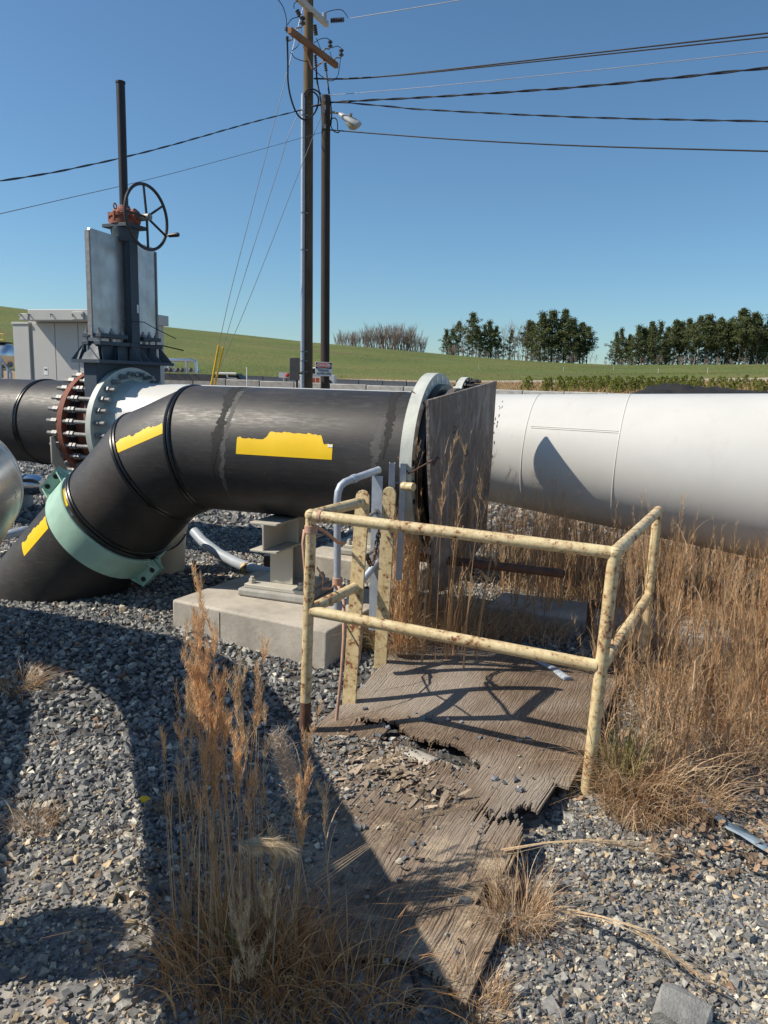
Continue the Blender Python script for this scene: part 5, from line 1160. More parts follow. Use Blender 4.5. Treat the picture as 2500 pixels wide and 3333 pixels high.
count_off("dark barriers behind the block wall", lambda o, n, k: "dark blue grey barrier behind the block wall, "+n+" from the left")
count_off("white stakes on the slope", lambda o, n, k: "thin white stake on the green slope, "+n+" from the left")
# ------------------------------------------------------------------ gravel, leaves, chips
def hulls(n, npts, flat, seed):
    out = []
    for k in range(n): out.append(rockmesh(seed+k, (1, random.Random(seed+k).uniform(.6, .95), random.Random(k).uniform(*flat)), npts))
    return out
HV = []
def shards(n, seed):
    out = []
    for k in range(n):
        rg = random.Random(seed+k); bm = bmesh.new(); fl = rg.uniform(.32, .62)
        for sx in (-1, 1):
            for sy in (-1, 1):
                for sz in (-1, 1):
                    if rg.random() < .12: continue
                    bm.verts.new((sx*rg.uniform(.55, 1.0), sy*rg.uniform(.35, .85), sz*fl*rg.uniform(.45, 1.1)+.25*sx*rg.uniform(-.5, .5)))
        for _ in range(2): bm.verts.new((rg.uniform(-1.1, 1.1), rg.uniform(-.8, .8), rg.uniform(-fl, fl)))
        r = bmesh.ops.convex_hull(bm, input=bm.verts); bmesh.ops.delete(bm, geom=[v for v in bm.verts if not v.link_faces], context='VERTS'); bm.verts.index_update()
        out.append(([tuple(v.co) for v in bm.verts], [tuple(v.index for v in f.verts) for f in bm.faces])); bm.free()
    return out
for V_, F_ in shards(36, 300)+hulls(8, 9, (.34, .66), 100):
    T_ = []
    for f in F_:
        for k in range(1, len(f)-1): T_.append((f[0], f[k], f[k+1]))
    HV.append((np.array(V_), np.array(T_)))
def scatter(name, P, size, col, rg, mat, variants=HV, sink=.25):
    VV, FF, CC = [], [], []; o = 0; n = len(P); var = rg.integers(0, len(variants), n)
    for k, (V0, T0_) in enumerate(variants):
        I = np.where(var == k)[0]
        if not len(I): continue
        m = len(I); a = rg.uniform(0, 2*np.pi, m); b = rg.normal(0, .55, m); c = rg.normal(0, .55, m)
        ca, sa, cb, sb, cc, sc = np.cos(a), np.sin(a), np.cos(b), np.sin(b), np.cos(c), np.sin(c); z = np.zeros(m); e = np.ones(m)
        Rz = np.stack([np.stack([ca, -sa, z], -1), np.stack([sa, ca, z], -1), np.stack([z, z, e], -1)], 1)
        Rx = np.stack([np.stack([e, z, z], -1), np.stack([z, cb, -sb], -1), np.stack([z, sb, cb], -1)], 1)
        Ry = np.stack([np.stack([cc, z, sc], -1), np.stack([z, e, z], -1), np.stack([-sc, z, cc], -1)], 1)
        M_ = Rz @ Rx @ Ry; v = np.einsum('mij,vj->mvi', M_, V0)*size[I][:, None, None]+P[I][:, None, :]; v[:, :, 2] += size[I][:, None]*sink
        VV.append(v.reshape(-1, 3)); FF.append((T0_[None]+(np.arange(m)*len(V0))[:, None, None]).reshape(-1, 3)+o); o += m*len(V0)
        CC.append(np.repeat(col[I], len(V0), 0))
    return npmesh(name, np.concatenate(VV), [np.concatenate(FF)], mat, np.concatenate(CC), kind='stuff')
G = np.random.default_rng(77)
def inboard(x, y, mar=0.0):
    dx, dy = x-TLc[0], y-TLc[1]; a = dx*WD[0]+dy*WD[1]; b = dx*LD[0]+dy*LD[1]; return (a > -mar) & (a < 1.14+mar) & (b > -mar) & (b < 2.42+mar), a, b
def samp(n, y0, y1, f0=-.60, f1=.60, pw=2.0):
    y = (y0**pw+(y1**pw-y0**pw)*G.random(n))**(1/pw); x = y*(f0+(f1-f0)*G.random(n)); return x, y
def tintset(n, x, y):
    pal = np.array([(.060, .066, .077), (.092, .098, .108), (.125, .13, .14), (.175, .18, .185), (.235, .235, .225), (.36, .35, .32), (.20, .165, .125), (.135, .085, .06)])
    dirt = (1-sstep(2.1, 2.9, y))*(.8-.5*sstep(-.6, .2, x))+.38*sstep(.35, .9, x)*(1-sstep(2.9, 3.3, y))
    u = G.random(n); e = np.cumsum([.22, .27, .22, .14, .075, .03, .03, .015]); k = np.searchsorted(e/e[-1], u); c = pal[np.minimum(k, 7)]
    sw = G.random(n) < dirt*.42; k2 = G.integers(0, 4, n); pal2 = np.array([(.22, .21, .185), (.30, .26, .20), (.24, .19, .13), (.17, .16, .15)]); c[sw] = pal2[k2[sw]]
    return c*np.array([1.05, 1.0, .90])*1.75*G.uniform(.75, 1.25, (n, 1))
x, y = samp(84000, 2.25, 7.6, -.68, .95); s = G.uniform(.010, .022, len(x))*(1+.25*sstep(5, 8, y)); far_ = sstep(2.1, 2.8, y); ok = G.random(len(x)) < far_
ok &= ~((x > 1.0+.25*(y-2.3)) & (y < 3.6) & (G.random(len(x)) < .6)); ok &= ~((x > .3) & (y < 3.1) & (G.random(len(x)) < .82)); ib, a, b = inboard(x, y, -.02); ok &= ~ib | ((a < .12) & (b > 1.35) & (G.random(len(x)) < .5)); x, y, s = x[ok], y[ok], s[ok]
z = gz(x, y); scatter("gravel", np.stack([x, y, z], -1), s, tintset(len(x), x, y), G, MT['stone'])
x, y = samp(84000, 1.35, 3.2, -.75, .9); s = np.exp(G.normal(-5.15, .45, len(x))).clip(.003, .024); ib, a, b = inboard(x, y); cov = np.where(ib, np.where((b > 1.2) & (a < .85), .62*(1-sstep(.03, .7, a))+.035, 0.008), np.where((x < .2) & (y < 2.4), .5, 1.0)); cov = np.where(ib & (b > 2.15) & (a < .5), np.maximum(cov, .5*(1-a*1.6)), cov); ok = G.random(len(x)) < cov; x, y, s, ib, a, b = x[ok], y[ok], s[ok], ib[ok], a[ok], b[ok]
bz = board_z(np.clip(a, 0, 1.16), np.clip(b, 0, 2.44))-.13*sstep(3.2, 4.3, y)*.75; z = gz(x, y)+np.where(ib, np.maximum(bz, -.01)+.002, 0)
scatter("fine_gravel", np.stack([x, y, z], -1), s, tintset(len(x), x, y), G, MT['stone'])
x, y = samp(26000, 7.4, 16, -.7, .8, 1.6); s = G.uniform(.022, .045, len(x)); scatter("far_gravel", np.stack([x, y, gz(x, y)], -1), s, tintset(len(x), x, y), G, MT['stone'])
# stones left lying on the board
pts = [(1250, 2345), (1262, 2352), (1330, 2330), (1398, 2340), (1405, 2332), (1455, 2345), (1375, 2338), (1480, 2395), (1564, 2393), (1620, 2400), (1722, 2395), (1690, 2398), (1610, 2540), (1672, 2548), (1690, 2590), (1188, 2290), (1640, 2555), (1352, 2318), (1500, 2350), (1415, 2350)]
P = np.array([gp(px, py, .09 if py < 2420 else .06) for px, py in pts]); ib, a, b = inboard(P[:, 0], P[:, 1]); P[:, 2] = gz(P[:, 0], P[:, 1])+board_z(a, b)-.13*sstep(3.2, 4.3, P[:, 1])*.75
scatter("stones_on_board", P, G.uniform(.008, .018, len(P)), np.repeat([[.16, .17, .19]], len(P), 0)*G.uniform(.7, 1.4, (len(P), 1)), G, MT['stone'])
def strips(P, az, L, w, tilt, col, name, mat, seg=1, curl=0.0):
    n = len(P); d = np.stack([np.cos(az), np.sin(az), np.sin(tilt)], -1); d /= np.linalg.norm(d, axis=1)[:, None]; sd = np.stack([-np.sin(az), np.cos(az), G.normal(0, .35, n)], -1); VV = []
    for t, k in ((-.5, .55), (-.2, 1), (.25, .9), (.5, .35)):
        c = P+d*(L*t)[:, None]; c[:, 2] += curl*L*(t*2)**2; VV += [c-sd*(w*k/2)[:, None], c+sd*(w*k/2)[:, None]]
    V_ = np.stack(VV, 1).reshape(-1, 3); q = np.array([(0, 1, 3, 2), (2, 3, 5, 4), (4, 5, 7, 6)]); F_ = (q[None]+(np.arange(n)*8)[:, None, None]).reshape(-1, 4); return npmesh(name, V_, [F_], mat, np.repeat(col, 8, 0), kind='stuff')
n = 420; a = np.clip(G.normal(.50, .17, n), .05, .95); b = np.clip(1.24+.22*(a-.15)+np.abs(G.normal(.08, .09, n)), 1.2, 1.85); xy = TLc+a[:, None]*WD+b[:, None]*LD
P = np.stack([xy[:, 0], xy[:, 1], gz(xy[:, 0], xy[:, 1])-.13*sstep(3.2, 4.3, xy[:, 1])*.75+board_z(a, b)*np.where(b > 1.24+.22*(a-.15)+.12, 1, .35)+G.uniform(.0, .03, n)], -1); c = np.array([(.36, .285, .21)])*G.uniform(.4, 1.5, (n, 1))
strips(P, G.normal(.9, .8, n), G.uniform(.015, .085, n), G.uniform(.006, .022, n), G.normal(0, .3, n), c, "wood_chips", MT['chip'])
n = 1650; x = np.concatenate([G.uniform(.95, 2.9, 1500), G.uniform(-.6, .8, 130), G.uniform(-1.0, -.4, 20), ]); y = np.concatenate([G.uniform(2.3, 3.35, 1500), G.uniform(1.6, 3.4, 130), G.uniform(1.6, 2.3, 20)]); P = np.stack([x, y, gz(x, y)+G.uniform(.012, .05, n)], -1)
c = np.array([(.27, .185, .125)])*G.uniform(.45, 1.7, (n, 1)); strips(P, G.uniform(0, 6.3, n), G.uniform(.016, .042, n), G.uniform(.010, .026, n), G.normal(0, .45, n), c, "leaf_litter", MT['leaf'], 1, .25)
# ------------------------------------------------------------------ dry grass
def blades(B, az, lean, H, w, col, curl=1.6, droop=0.0, seg=5):
    """ribbons: base points B, direction az, lean (horizontal reach / height)"""
    n = len(B); tt = np.linspace(0, 1, seg+1); dh = np.stack([np.cos(az), np.sin(az), np.zeros(n)], -1); ra = G.uniform(0, 6.28, n); sd = np.stack([np.cos(ra), np.sin(ra), np.zeros(n)], -1); VV = []
    for t in tt:
        c = B+dh*(lean*H*t**curl)[:, None]; c[:, 2] += H*(t-droop*t**3); k = max(.12, 1-t**1.8)
        VV += [c-sd*(w*k/2)[:, None], c+sd*(w*k/2)[:, None]]
    V_ = np.stack(VV, 1).reshape(-1, 3); m = 2*(seg+1); q = np.array([(2*i, 2*i+1, 2*i+3, 2*i+2) for i in range(seg)])
    return V_, (q[None]+(np.arange(n)*m)[:, None, None]).reshape(-1, 4), np.repeat(col, m, 0)
def stempt(B, az, lean, H, t, curl=1.6, droop=0.0):
    c = B+np.stack([np.cos(az), np.sin(az), np.zeros(len(az))], -1)*(lean*H*t**curl)[:, None]; c[:, 2] += H*(t-droop*t**3); return c
def hairs(P, n, L, w, col, upw=1.0, spread=.7):
    d = G.normal(size=(n, 3))*spread; d[:, 2] = np.abs(d[:, 2])+upw; d /= np.linalg.norm(d, axis=1)[:, None]; s = G.normal(size=(n, 3)); s -= d*(s*d).sum(1)[:, None]; s /= np.linalg.norm(s, axis=1)[:, None]
    V_ = np.stack([P-s*w[:, None]/2, P+s*w[:, None]/2, P+d*L[:, None]], 1).reshape(-1, 3); return V_, np.arange(3*n).reshape(-1, 3), np.repeat(col, 3, 0)
class Pile:
    def __init__(s): s.V = []; s.Q = []; s.T = []; s.C = []; s.o = 0
    def add(s, vfc):
        V_, F_, c = vfc; s.V.append(V_); s.C.append(c); (s.Q if F_.shape[1] == 4 else s.T).append(F_+s.o); s.o += len(V_)
    def build(s, name, mat='grass', **k):
        F_ = ([np.concatenate(s.Q)] if s.Q else [])+([np.concatenate(s.T)] if s.T else []); return npmesh(name, np.concatenate(s.V), F_, MT[mat], np.concatenate(s.C), **k)
STEM = np.array([(.66, .42, .21), (.71, .49, .28), (.55, .32, .145), (.70, .51, .33)]); LEAFC = np.array([(.64, .46, .28), (.55, .36, .20), (.42, .25, .13), (.70, .55, .38)]); PALE = np.array([(.72, .57, .38), (.66, .49, .30)])
def pick(pal, n, v=.18): return pal[G.integers(0, len(pal), n)]*G.uniform(1-v, 1+v, (n, 1))
def stems_into(pl, pf, B, H, lean, az=None, hair=90, leaf=7, plume=.45, hl=(.02, .05), sw=.0035, hcol=STEM, droop=0.0, spread=.55):
    """upright broom-like stems: stalk, sheath leaves, feathery head"""
    n = len(B); az = G.uniform(0, 6.28, n) if az is None else az; ln = lean*G.uniform(.3, 1.3, n); dr = np.full(n, droop)
    pl.add(blades(B, az, ln, H, np.full(n, sw), pick(STEM, n, .4), 1.6, droop, 6)); pl.add(blades(B, az, ln, H, np.full(n, sw), pick(STEM, n, .4), 1.6, droop, 6))
    if leaf:
        I = np.repeat(np.arange(n), leaf); t = G.uniform(.08, .75, len(I)); P = stempt(B[I], az[I], ln[I], H[I], t, 1.6, droop)
        pl.add(blades(P, G.uniform(0, 6.28, len(I)), G.uniform(.12, .7, len(I)), H[I]*G.uniform(.12, .32, len(I)), G.uniform(.0025, .0055, len(I)), pick(LEAFC, len(I), .4), 1.7, .25, 4))
    if hair:
        I = np.repeat(np.arange(n), hair); t = 1-plume*G.random(len(I))**1.0; P = stempt(B[I], az[I], ln[I], H[I], t, 1.6, droop); P = P+G.normal(0, .004, P.shape)
        pf.add(hairs(P, len(I), G.uniform(hl[0], hl[1], len(I)), np.full(len(I), .0016), pick(hcol, len(I), .25), 1.2, spread))
def tuft_into(pl, c, rad, n, h, lean=.9, droop=.45, w=(.002, .0045), pal=LEAFC):
    r = rad*np.sqrt(G.random(n)); a = G.uniform(0, 6.28, n); B = np.stack([c[0]+r*np.cos(a), c[1]+r*np.sin(a), np.zeros(n)], -1); B[:, 2] = gz(B[:, 0], B[:, 1])-.01
    pl.add(blades(B, a+G.normal(0, .7, n), G.uniform(.1, 1.2, n)*lean, h*G.uniform(.35, 1.15, n), G.uniform(w[0], w[1], n), pick(pal, n, .28), 1.8, droop, 6))
def base(n, c, rx, ry=None):
    r = np.sqrt(G.random(n)); a = G.uniform(0, 6.28, n); x = c[0]+rx*r*np.cos(a); y = c[1]+(ry or rx)*r*np.sin(a); return np.stack([x, y, gz(x, y)-.01], -1)
def clump(name, label, cat, c, build, group=None):
    root = thing(name, label, cat, (c[0], c[1], float(gz(c[0], c[1]))), group); pl, pf = Pile(), Pile(); build(pl, pf)
    og = np.array(root.location); pl.build("blades", parent=root, origin=og, kind='stuff')
    if pf.V: pf.build("seed_heads", parent=root, origin=og, kind='stuff')
    return root
GREEN = np.array([(.26, .27, .08), (.20, .19, .06), (.38, .30, .14)])
def near_clump(pl, pf):
    c = np.array([-.40, 2.02]); WARM = LEAFC*np.array([1.12, .88, .62]); tuft_into(pl, (-.38, 1.86), .20, 430, .34, .95, .5, (.003, .0055), WARM); tuft_into(pl, (-.22, 1.80), .18, 300, .28, 1.0, .5, (.003, .005), WARM); tuft_into(pl, (-.06, 1.74), .17, 240, .24, 1.1, .5, (.003, .005), WARM); tuft_into(pl, (-.33, 1.85), .10, 40, .30, .5, .2, (.003, .006), GREEN)
    # individual tall heads: (x px, y px of tip, depth, plume length share, hair count, hair colour)
    tips = [(655, 1955, 2.22, .34, 520), (640, 2030, 2.18, .40, 420), (690, 2060, 2.25, .34, 300), (600, 2130, 2.2, .36, 320), (628, 2160, 2.15, .4, 260), (668, 2150, 2.2, .4, 420), (705, 2180, 2.2, .3, 200), (610, 2290, 2.15, .3, 240), (655, 2300, 2.12, .35, 300), (700, 2320, 2.16, .35, 280), (745, 2330, 2.2, .3, 200), (780, 2240, 2.1, .28, 300), (768, 2320, 2.08, .36, 340), (866, 2110, 2.3, .36, 200), (840, 2230, 2.3, .4, 150), (862, 2330, 2.28, .4, 140), (820, 2390, 2.25, .4, 120), (580, 2250, 2.3, .4, 90), (535, 2430, 2.3, .4, 90), (558, 2480, 2.28, .4, 90), (705, 2480, 2.1, .3, 160), (640, 2590, 2.05, .2, 110), (1020, 2370, 2.15, .22, 130), (1050, 2600, 2.1, .25, 120), (990, 2590, 2.05, .22, 220), (985, 2690, 2.05, .2, 150), (880, 2780, 1.9, .18, 240), (770, 3080, 1.65, .2, 260), (860, 2960, 1.7, .15, 140), (770, 3200, 1.6, .2, 200)]
    for k, (px, py, Y, plm, hn) in enumerate(tips):
        tip = at(px, py, Y); b = np.array([[np.clip(-.36+(tip[0]+.42)*.55+G.normal(0, .05), -.75, .05), 1.93+G.normal(0, .07), 0.]]); b[0, 2] = gz(b[0, 0], b[0, 1])-.01
        H = np.array([tip[2]-b[0, 2]]); v = tip[:2]-b[0, :2]; az = np.array([math.atan2(v[1], v[0])]); ln = np.array([np.linalg.norm(v)/H[0]])
        pl.add(blades(b, az, ln, H, np.array([.0045]), pick(STEM, 1), 1.3, 0, 8)); pl.add(blades(b, az, ln, H, np.array([.0045]), pick(STEM, 1), 1.3, 0, 8))
        for q in range(2):
            bb_ = b+G.normal(0, .02, b.shape)*[1, 1, 0]; pl.add(blades(bb_, az, ln, H*G.uniform(.75, .95), np.array([.0035]), pick(STEM, 1), 1.3, 0, 7))
        nl = 9; t = G.uniform(.15, .85, nl); P = stempt(np.repeat(b, nl, 0), np.repeat(az, nl), np.repeat(ln, nl), np.repeat(H, nl), t, 1.3); pl.add(blades(P, G.uniform(0, 6.28, nl), G.uniform(.1, .6, nl), G.uniform(.06, .20, nl), G.uniform(.002, .004, nl), pick(LEAFC, nl), 1.6, .25, 4))
        # several side spikelets, each with hairs, make a broom-like head
        ns = max(3, hn//40); t0 = 1-plm*G.random(ns); P0 = stempt(np.repeat(b, ns, 0), np.repeat(az, ns), np.repeat(ln, ns), np.repeat(H, ns), t0, 1.3); sa = G.uniform(0, 6.28, ns); sl_n = G.uniform(.10, .42, ns); sh = G.uniform(.05, .13, ns)
        pl.add(blades(P0, sa, sl_n, sh, np.full(ns, .0022), pick(STEM, ns), 1.2, 0, 3))
        I = G.integers(0, ns, hn*2); t = G.random(hn*2); P = stempt(P0[I], sa[I], sl_n[I], sh[I], t, 1.2); fl_ = (k % 4 == 3); pf.add(hairs(P+G.normal(0, .003, P.shape), hn*2, G.uniform(.012, .036, hn*2), np.full(hn*2, .0019), pick(PALE if (py > 2700 or fl_) else STEM*1.3, hn*2, .22), 1.1, .5))
clump("grass_clump", "tall tan broom grass clump in front of the plywood, in the big pipe shadow", "grass clump", (-.38, 1.95), near_clump)
def fluffy(pl, pf):
    b = np.array([[-.17, 2.0, 0.]]); b[0, 2] = gz(-.17, 2.0)-.01
    for (px, py, Y, px2, py2, n, L) in ((905, 2400, 2.1, 960, 2580, 2250, .03),):
        A_, B2 = at(px, py, Y), at(px2, py2, Y); t = np.repeat(np.linspace(0, 1, 9), n//9); P = A_+(B2-A_)*t[:, None]+G.normal(0, .013, (len(t), 3)); pf.add(hairs(P, len(P), G.uniform(.010, L, len(P)), np.full(len(P), .0019), pick(np.array([(.80, .68, .56), (.72, .59, .46)]), len(P), .15), .1, .9))
        v = B2[:2]-b[0, :2]; H = np.array([A_[2]]); v = A_[:2]-b[0, :2]; pl.add(blades(b, np.array([math.atan2(v[1], v[0])]), np.array([np.linalg.norm(v)/H[0]]), H, np.array([.004]), pick(STEM, 1), 1.2, 0, 8))
def tallstalks(pl, pf):
    tips = [(1357, 1470, 3.86, .5, 160), (1335, 1590, 3.86, .4, 90), (1372, 1600, 3.84, .45, 90), (1478, 1445, 3.70, .35, 260), (1515, 1465, 3.72, .3, 220), (1500, 1600, 3.7, .4, 160), (1448, 1475, 3.72, .3, 140), (1590, 1632, 3.75, .25, 120), (1570, 1568, 3.75, .22, 120), (1540, 1900, 3.7, .3, 110), (1505, 1870, 3.7, .3, 90), (1400, 1700, 3.8, .4, 80), (1640, 1640, 3.95, .3, 120), (1660, 1720, 3.95, .3, 90)]
    for k, (px, py, Y, plm, hn) in enumerate(tips):
        tip = at(px, py, Y); b = np.array([[.17+(tip[0]-.15)*.72+G.normal(0, .03), 3.96+G.normal(0, .05), 0.]]); b[0, 2] = gz(b[0, 0], b[0, 1])-.01; H = np.array([tip[2]-b[0, 2]]); v = tip[:2]-b[0, :2]; az = np.array([math.atan2(v[1], v[0])]); ln = np.array([np.linalg.norm(v)/H[0]])
        for q in range(3): pl.add(blades(b+G.normal(0, .006*q, b.shape)*[1, 1, 0], az, ln, H*(1-.08*q), np.array([.005]), pick(STEM, 1), 1.7, 0, 8))
        ns = max(4, hn//14); t0 = 1-plm*G.random(ns); P0 = stempt(np.repeat(b, ns, 0), np.repeat(az, ns), np.repeat(ln, ns), np.repeat(H, ns), t0, 1.7); sa = G.uniform(0, 6.28, ns); sl_n = G.uniform(.15, .6, ns); sh = G.uniform(.04, .11, ns); pl.add(blades(P0, sa, sl_n, sh, np.full(ns, .003), pick(PALE, ns), 1.2, 0, 3))
        I = G.integers(0, ns, hn); P = stempt(P0[I], sa[I], sl_n[I], sh[I], G.random(hn), 1.2); pf.add(hairs(P, hn, G.uniform(.012, .03, hn), np.full(hn, .0018), pick(STEM*1.2, hn, .2), 1.1, .5))
clump("grass_clump", "tall feathery stalks rising in front of the plywood cover and flange ring", "grass clump", (.3, 3.96), tallstalks)
clump("fluffy_stalk", "single grass stalk with a fluffy greyish seed head right of the tall clump", "grass stalk", (-.17, 2.0), fluffy)
def nodding(pl, pf):
    A_, B2 = at(775, 2745, 1.62), at(935, 2755, 1.66); n = 1500; t = G.random(n)**.8; P = A_+(B2-A_)*t[:, None]; P[:, 2] += .018*np.sin(t*3.1)+.0; d = np.stack([.8+G.normal(0, .25, n), G.normal(0, .3, n), -.55-.5*t+G.normal(0, .25, n)], -1); d /= np.linalg.norm(d, axis=1)[:, None]; s = G.normal(size=(n, 3)); s -= d*(s*d).sum(1)[:, None]; s /= np.linalg.norm(s, axis=1)[:, None]; L = G.uniform(.03, .055, n)
    pf.add((np.stack([P-s*.0012, P+s*.0012, P+d*L[:, None]], 1).reshape(-1, 3), np.arange(3*n).reshape(-1, 3), np.repeat(pick(np.array([(.80, .66, .46), (.74, .59, .40)]), n, .12), 3, 0)))
    b = np.array([[-.42, 1.9, 0.]]); b[0, 2] = gz(-.42, 1.9)-.01; H = np.array([A_[2]-b[0, 2]]); v = A_[:2]-b[0, :2]; pl.add(blades(b, np.array([math.atan2(v[1], v[0])]), np.array([np.linalg.norm(v)/H[0]]), H, np.array([.0045]), pick(STEM, 1), 1.2, 0, 8))
    m_ = 8; b = np.repeat(at(772, 2748, 1.62)[None], m_, 0); pl.add(blades(b, G.normal(0, .1, m_), np.full(m_, 20.0), np.full(m_, .0075)*G.uniform(.8, 1.1, m_), np.full(m_, .0025), pick(PALE, m_), 1.0, .5, 5))
clump("nodding_head", "pale nodding grass plume hanging sideways in front of the tall clump", "grass stalk", (-.42, 1.9), nodding)
def fallen(pl, pf):
    for (a, b, n, sg) in (((1010, 2680), (1330, 2440), 60, .30), ((1030, 2870), (1560, 2610), 60, .30), ((1640, 2765), (2190, 2790), 60, .10), ((1850, 2965), (2300, 3195), 50, .05)):
        A_, B2 = gp(*a, sg), gp(*b, .12 if sg > .2 else .05)
        for k in range(7):
            o_ = G.normal(0, .008, 3); C_ = (A_+B2)/2+np.array([0, 0, .05])+o_; e_ = B2+G.normal(0, .03, 3); P = np.array([A_+o_, (A_+C_)/2+[0, 0, .008], C_, (C_+e_)/2+[0, 0, .01], e_]); s = np.array([.001, .0014, 0]); VV = []
            for j, p in enumerate(P): w_ = .0022*(1-.75*j/4); VV += [p-np.array([w_*.4, w_, 0]), p+np.array([w_*.4, w_, 0])]
            pl.add((np.array(VV), np.array([(2*i, 2*i+1, 2*i+3, 2*i+2) for i in range(4)]), np.repeat(pick(PALE, 1), 10, 0)))
        t = G.random(n*4); P = A_+(B2-A_)*(.45+.55*t)[:, None]+np.array([0, 0, .045])*(4*(.5-.45*t)*.9)[:, None]*.6; d = nrm(B2-A_); L = G.uniform(.015, .04, len(P)); dd = d+G.normal(0, .3, (len(P), 3)); s = G.normal(size=(len(P), 3))*.0008; pf.add((np.stack([P-s, P+s, P+dd*L[:, None]], 1).reshape(-1, 3), np.arange(3*len(P)).reshape(-1, 3), np.repeat(pick(PALE, len(P)), 3, 0)))
clump("bent_stalks", "pale grass stalks bent over and lying across the board and gravel", "grass stalk", (-.05, 2.3), fallen)
def post_clump(pl, pf):
    c = (1.02, 2.86); tuft_into(pl, (1.00, 2.80), .15, 480, .38, .9, .42, (.003, .0055)); tuft_into(pl, (1.16, 2.78), .20, 520, .32, 1.0, .5, (.003, .005)); tuft_into(pl, (.95, 2.84), .09, 150, .42, .45, .2, (.003, .006), GREEN); tuft_into(pl, (.98, 2.68), .12, 380, .24, 1.0, .6, (.0025, .005))
    B = base(34, (1.06, 2.96), .20); stems_into(pl, pf, B, G.uniform(.5, .95, 34), .25, hair=40, leaf=5)
clump("grass_clump", "dense drooping green and tan grass clump at the foot of the right railing post", "grass clump", (1.02, 2.8), post_clump)
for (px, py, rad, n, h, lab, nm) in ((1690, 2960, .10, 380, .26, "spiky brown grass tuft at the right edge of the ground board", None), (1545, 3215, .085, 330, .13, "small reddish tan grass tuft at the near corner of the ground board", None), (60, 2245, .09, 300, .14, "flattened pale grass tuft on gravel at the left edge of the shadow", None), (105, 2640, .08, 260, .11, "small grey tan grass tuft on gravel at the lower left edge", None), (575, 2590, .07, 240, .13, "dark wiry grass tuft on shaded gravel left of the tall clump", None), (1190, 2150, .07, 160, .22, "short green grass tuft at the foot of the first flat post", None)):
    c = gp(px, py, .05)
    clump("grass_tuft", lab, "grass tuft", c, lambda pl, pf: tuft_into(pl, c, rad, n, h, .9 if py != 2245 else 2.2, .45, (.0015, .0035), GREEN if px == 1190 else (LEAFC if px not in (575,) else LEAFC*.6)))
def post2(pl, pf):
    B = base(70, (.11, 4.12), .10, .13); stems_into(pl, pf, B, G.uniform(.7, 1.2, 70), .12, hair=70, leaf=7, plume=.5); tuft_into(pl, (.10, 4.08), .14, 420, .35)
clump("grass_clump", "upright orange tan grass bunch against the rounded yellow flat post", "grass clump", (.11, 4.12), post2)
def midclump(pl, pf):
    B = base(46, (.36, 4.42), .16, .12); stems_into(pl, pf, B, G.uniform(.5, 1.15, 46), .22, hair=50, leaf=8, plume=.4); tuft_into(pl, (.42, 4.40), .26, 900, .30, 1.0, .5); B = base(9, (.42, 4.15), .10); stems_into(pl, pf, B, G.uniform(.8, 1.08, 9), .35, hair=120, leaf=5, plume=.4)
clump("grass_clump", "loose grass clump with feathery heads in front of the plywood cover", "grass clump", (.38, 4.4), midclump)
def curbclump(pl, pf):
    tuft_into(pl, (.62, 4.45), .28, 1000, .30, 1.0, .5); tuft_into(pl, (.95, 4.35), .16, 350, .26, 1.0, .5); B = base(36, (.98, 4.70), .16, .22); stems_into(pl, pf, B, G.uniform(.6, .98, 36), .14, hair=45, leaf=7)
clump("grass_clump", "tangled tan grass clump behind the back edge of the ground board", "grass clump", (.7, 4.45), curbclump)
# broad stand of dry grass under and beyond the white pipe
pl, pf = Pile(), Pile()
def stand(n, x0, x1, y0, y1, h0, h1, hair, leaf, dens=None):
    x = G.uniform(x0, x1, n); y = G.uniform(y0, y1, n)
    ok = x < .95*y+.3
    if dens is not None: ok &= G.random(n) < dens(x, y)
    x, y = x[ok], y[ok]; B = np.stack([x, y, gz(x, y)-.01], -1); stems_into(pl, pf, B, G.uniform(h0, h1, len(x)), .14, hair=hair, leaf=leaf, plume=.4, sw=.0055)
stand(900, 1.50, 4.0, 3.2, 4.6, .26, .76, 34, 8, lambda x, y: sstep(1.5, 1.85, x))
stand(420, .80, 1.6, 4.8, 6.6, .40, .72, 34, 6, lambda x, y: .35+.65*sstep(.9, 1.3, x)); stand(950, 1.5, 5.2, 4.5, 7.0, .35, .74, 34, 6)
stand(80, 1.25, 1.7, 3.0, 4.4, .4, .92, 60, 7)
def lowgrass(n, x0, x1, y0, y1, h, dens):
    x = G.uniform(x0, x1, n); y = G.uniform(y0, y1, n); ok = (G.random(n) < dens(x, y)) & (x < .95*y+.3); x, y = x[ok], y[ok]; B = np.stack([x, y, gz(x, y)-.01], -1); k = len(x)
    pl.add(blades(B, G.uniform(0, 6.28, k), G.uniform(.2, 1.4, k), h*G.uniform(.3, 1.2, k), G.uniform(.002, .0045, k), pick(LEAFC*1.02, k, .5), 1.8, .5, 5))
lowgrass(27000, 1.15, 4.0, 2.95, 4.8, .26, lambda x, y: sstep(1.12, 1.4, x)*(.5+.5*sstep(2.9, 3.3, y)))
lowgrass(18000, .55, 5.0, 4.6, 7.0, .28, lambda x, y: sstep(.6, 1.1, x))
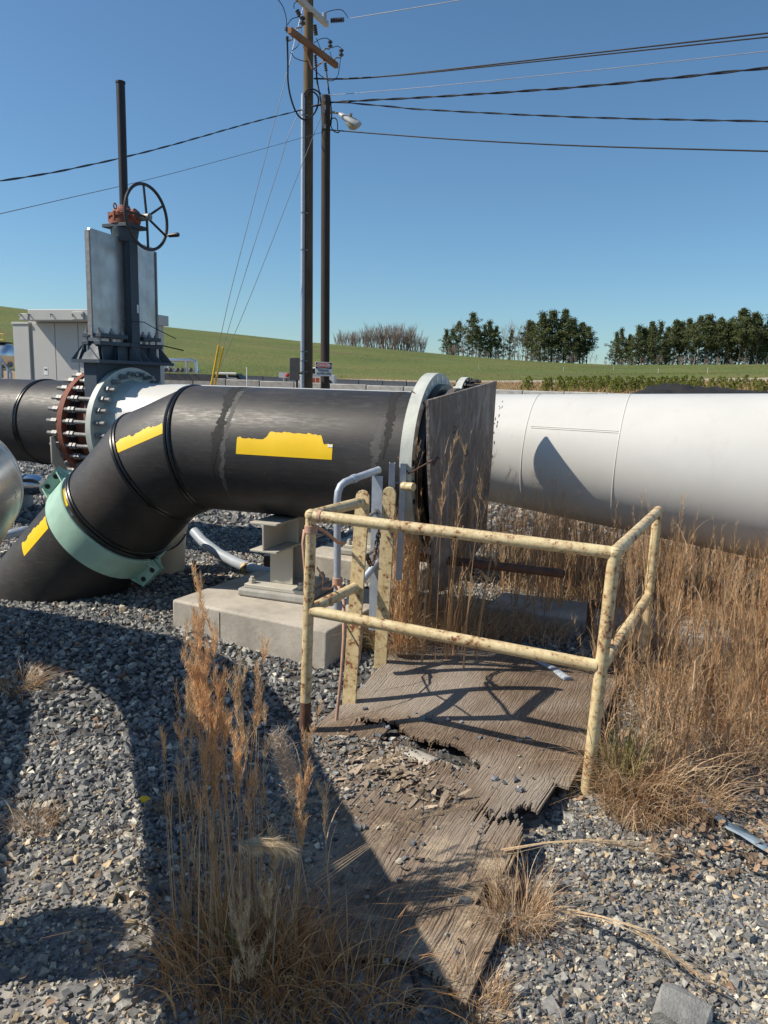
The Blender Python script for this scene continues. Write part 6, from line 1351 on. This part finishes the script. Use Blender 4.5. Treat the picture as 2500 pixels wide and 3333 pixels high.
o = pl.build("dry_grass", kind='stuff'); pf.build("grass_plumes", kind='stuff')
pl, pf = Pile(), Pile()
for k in range(46):
    c = (G.uniform(-1.6, 1.3), G.uniform(1.6, 3.3)) if k < 26 else (G.uniform(-2.5, .8), G.uniform(4.8, 8)); n = 14
    tuft_into(pl, c, .03+.04*G.random(), n, .10+.08*G.random(), 1.2, .5, (.0012, .0026))
n = 260; x, y = samp(n, 1.4, 3.4); B = np.stack([x, y, gz(x, y)+.012], -1); pl.add(blades(B, G.uniform(0, 6.28, n), np.full(n, 8.0)*G.uniform(.4, 1.5, n), G.uniform(.008, .022, n), G.uniform(.0015, .003, n), pick(LEAFC, n, .25), 1.0, .6, 4))
pl.build("stray_straw", kind='stuff')

# rough grass over the hillside
n = 60000; px = G.uniform(-100, 2650, n); r = 80*(210/80)**(G.random(n)); t = (px-1250)/2500*.986; yy = r/np.sqrt(1+t*t); xx = t*yy
B = np.stack([xx, yy, gz(xx, yy)-.03], -1); pal = np.array([(.12, .16, .025), (.15, .175, .03), (.20, .185, .05), (.11, .14, .022), (.21, .18, .06)])
patchy = np.sin(xx*.21+1.3*np.sin(yy*.09))*np.sin(yy*.13+xx*.03); B = B[patchy+G.normal(0, .45, n) > -.1]; n = len(B)
pl = Pile(); pl.add(blades(B, G.uniform(0, 6.28, n), G.uniform(.1, .8, n), G.uniform(.05, .15, n), G.uniform(.04, .10, n), pick(pal, n, .2), 1.3, .2, 2)); pl.build("hill_tufts", kind='stuff')
n = 16000; px = G.uniform(500, 2650, n); r = G.uniform(36, 68, n); t = (px-1250)/2500*.986; yy = r/np.sqrt(1+t*t); xx = t*yy; B = np.stack([xx, yy, gz(xx, yy)-.03], -1)
pl = Pile(); pl.add(blades(B, G.uniform(0, 6.28, n), G.uniform(.1, .6, n), G.uniform(.15, .5, n), G.uniform(.02, .06, n), pick(np.array([(.42, .28, .13), (.36, .22, .10), (.50, .36, .19)]), n, .25), 1.3, .2, 2)); pl.build("field_grass", kind='stuff')
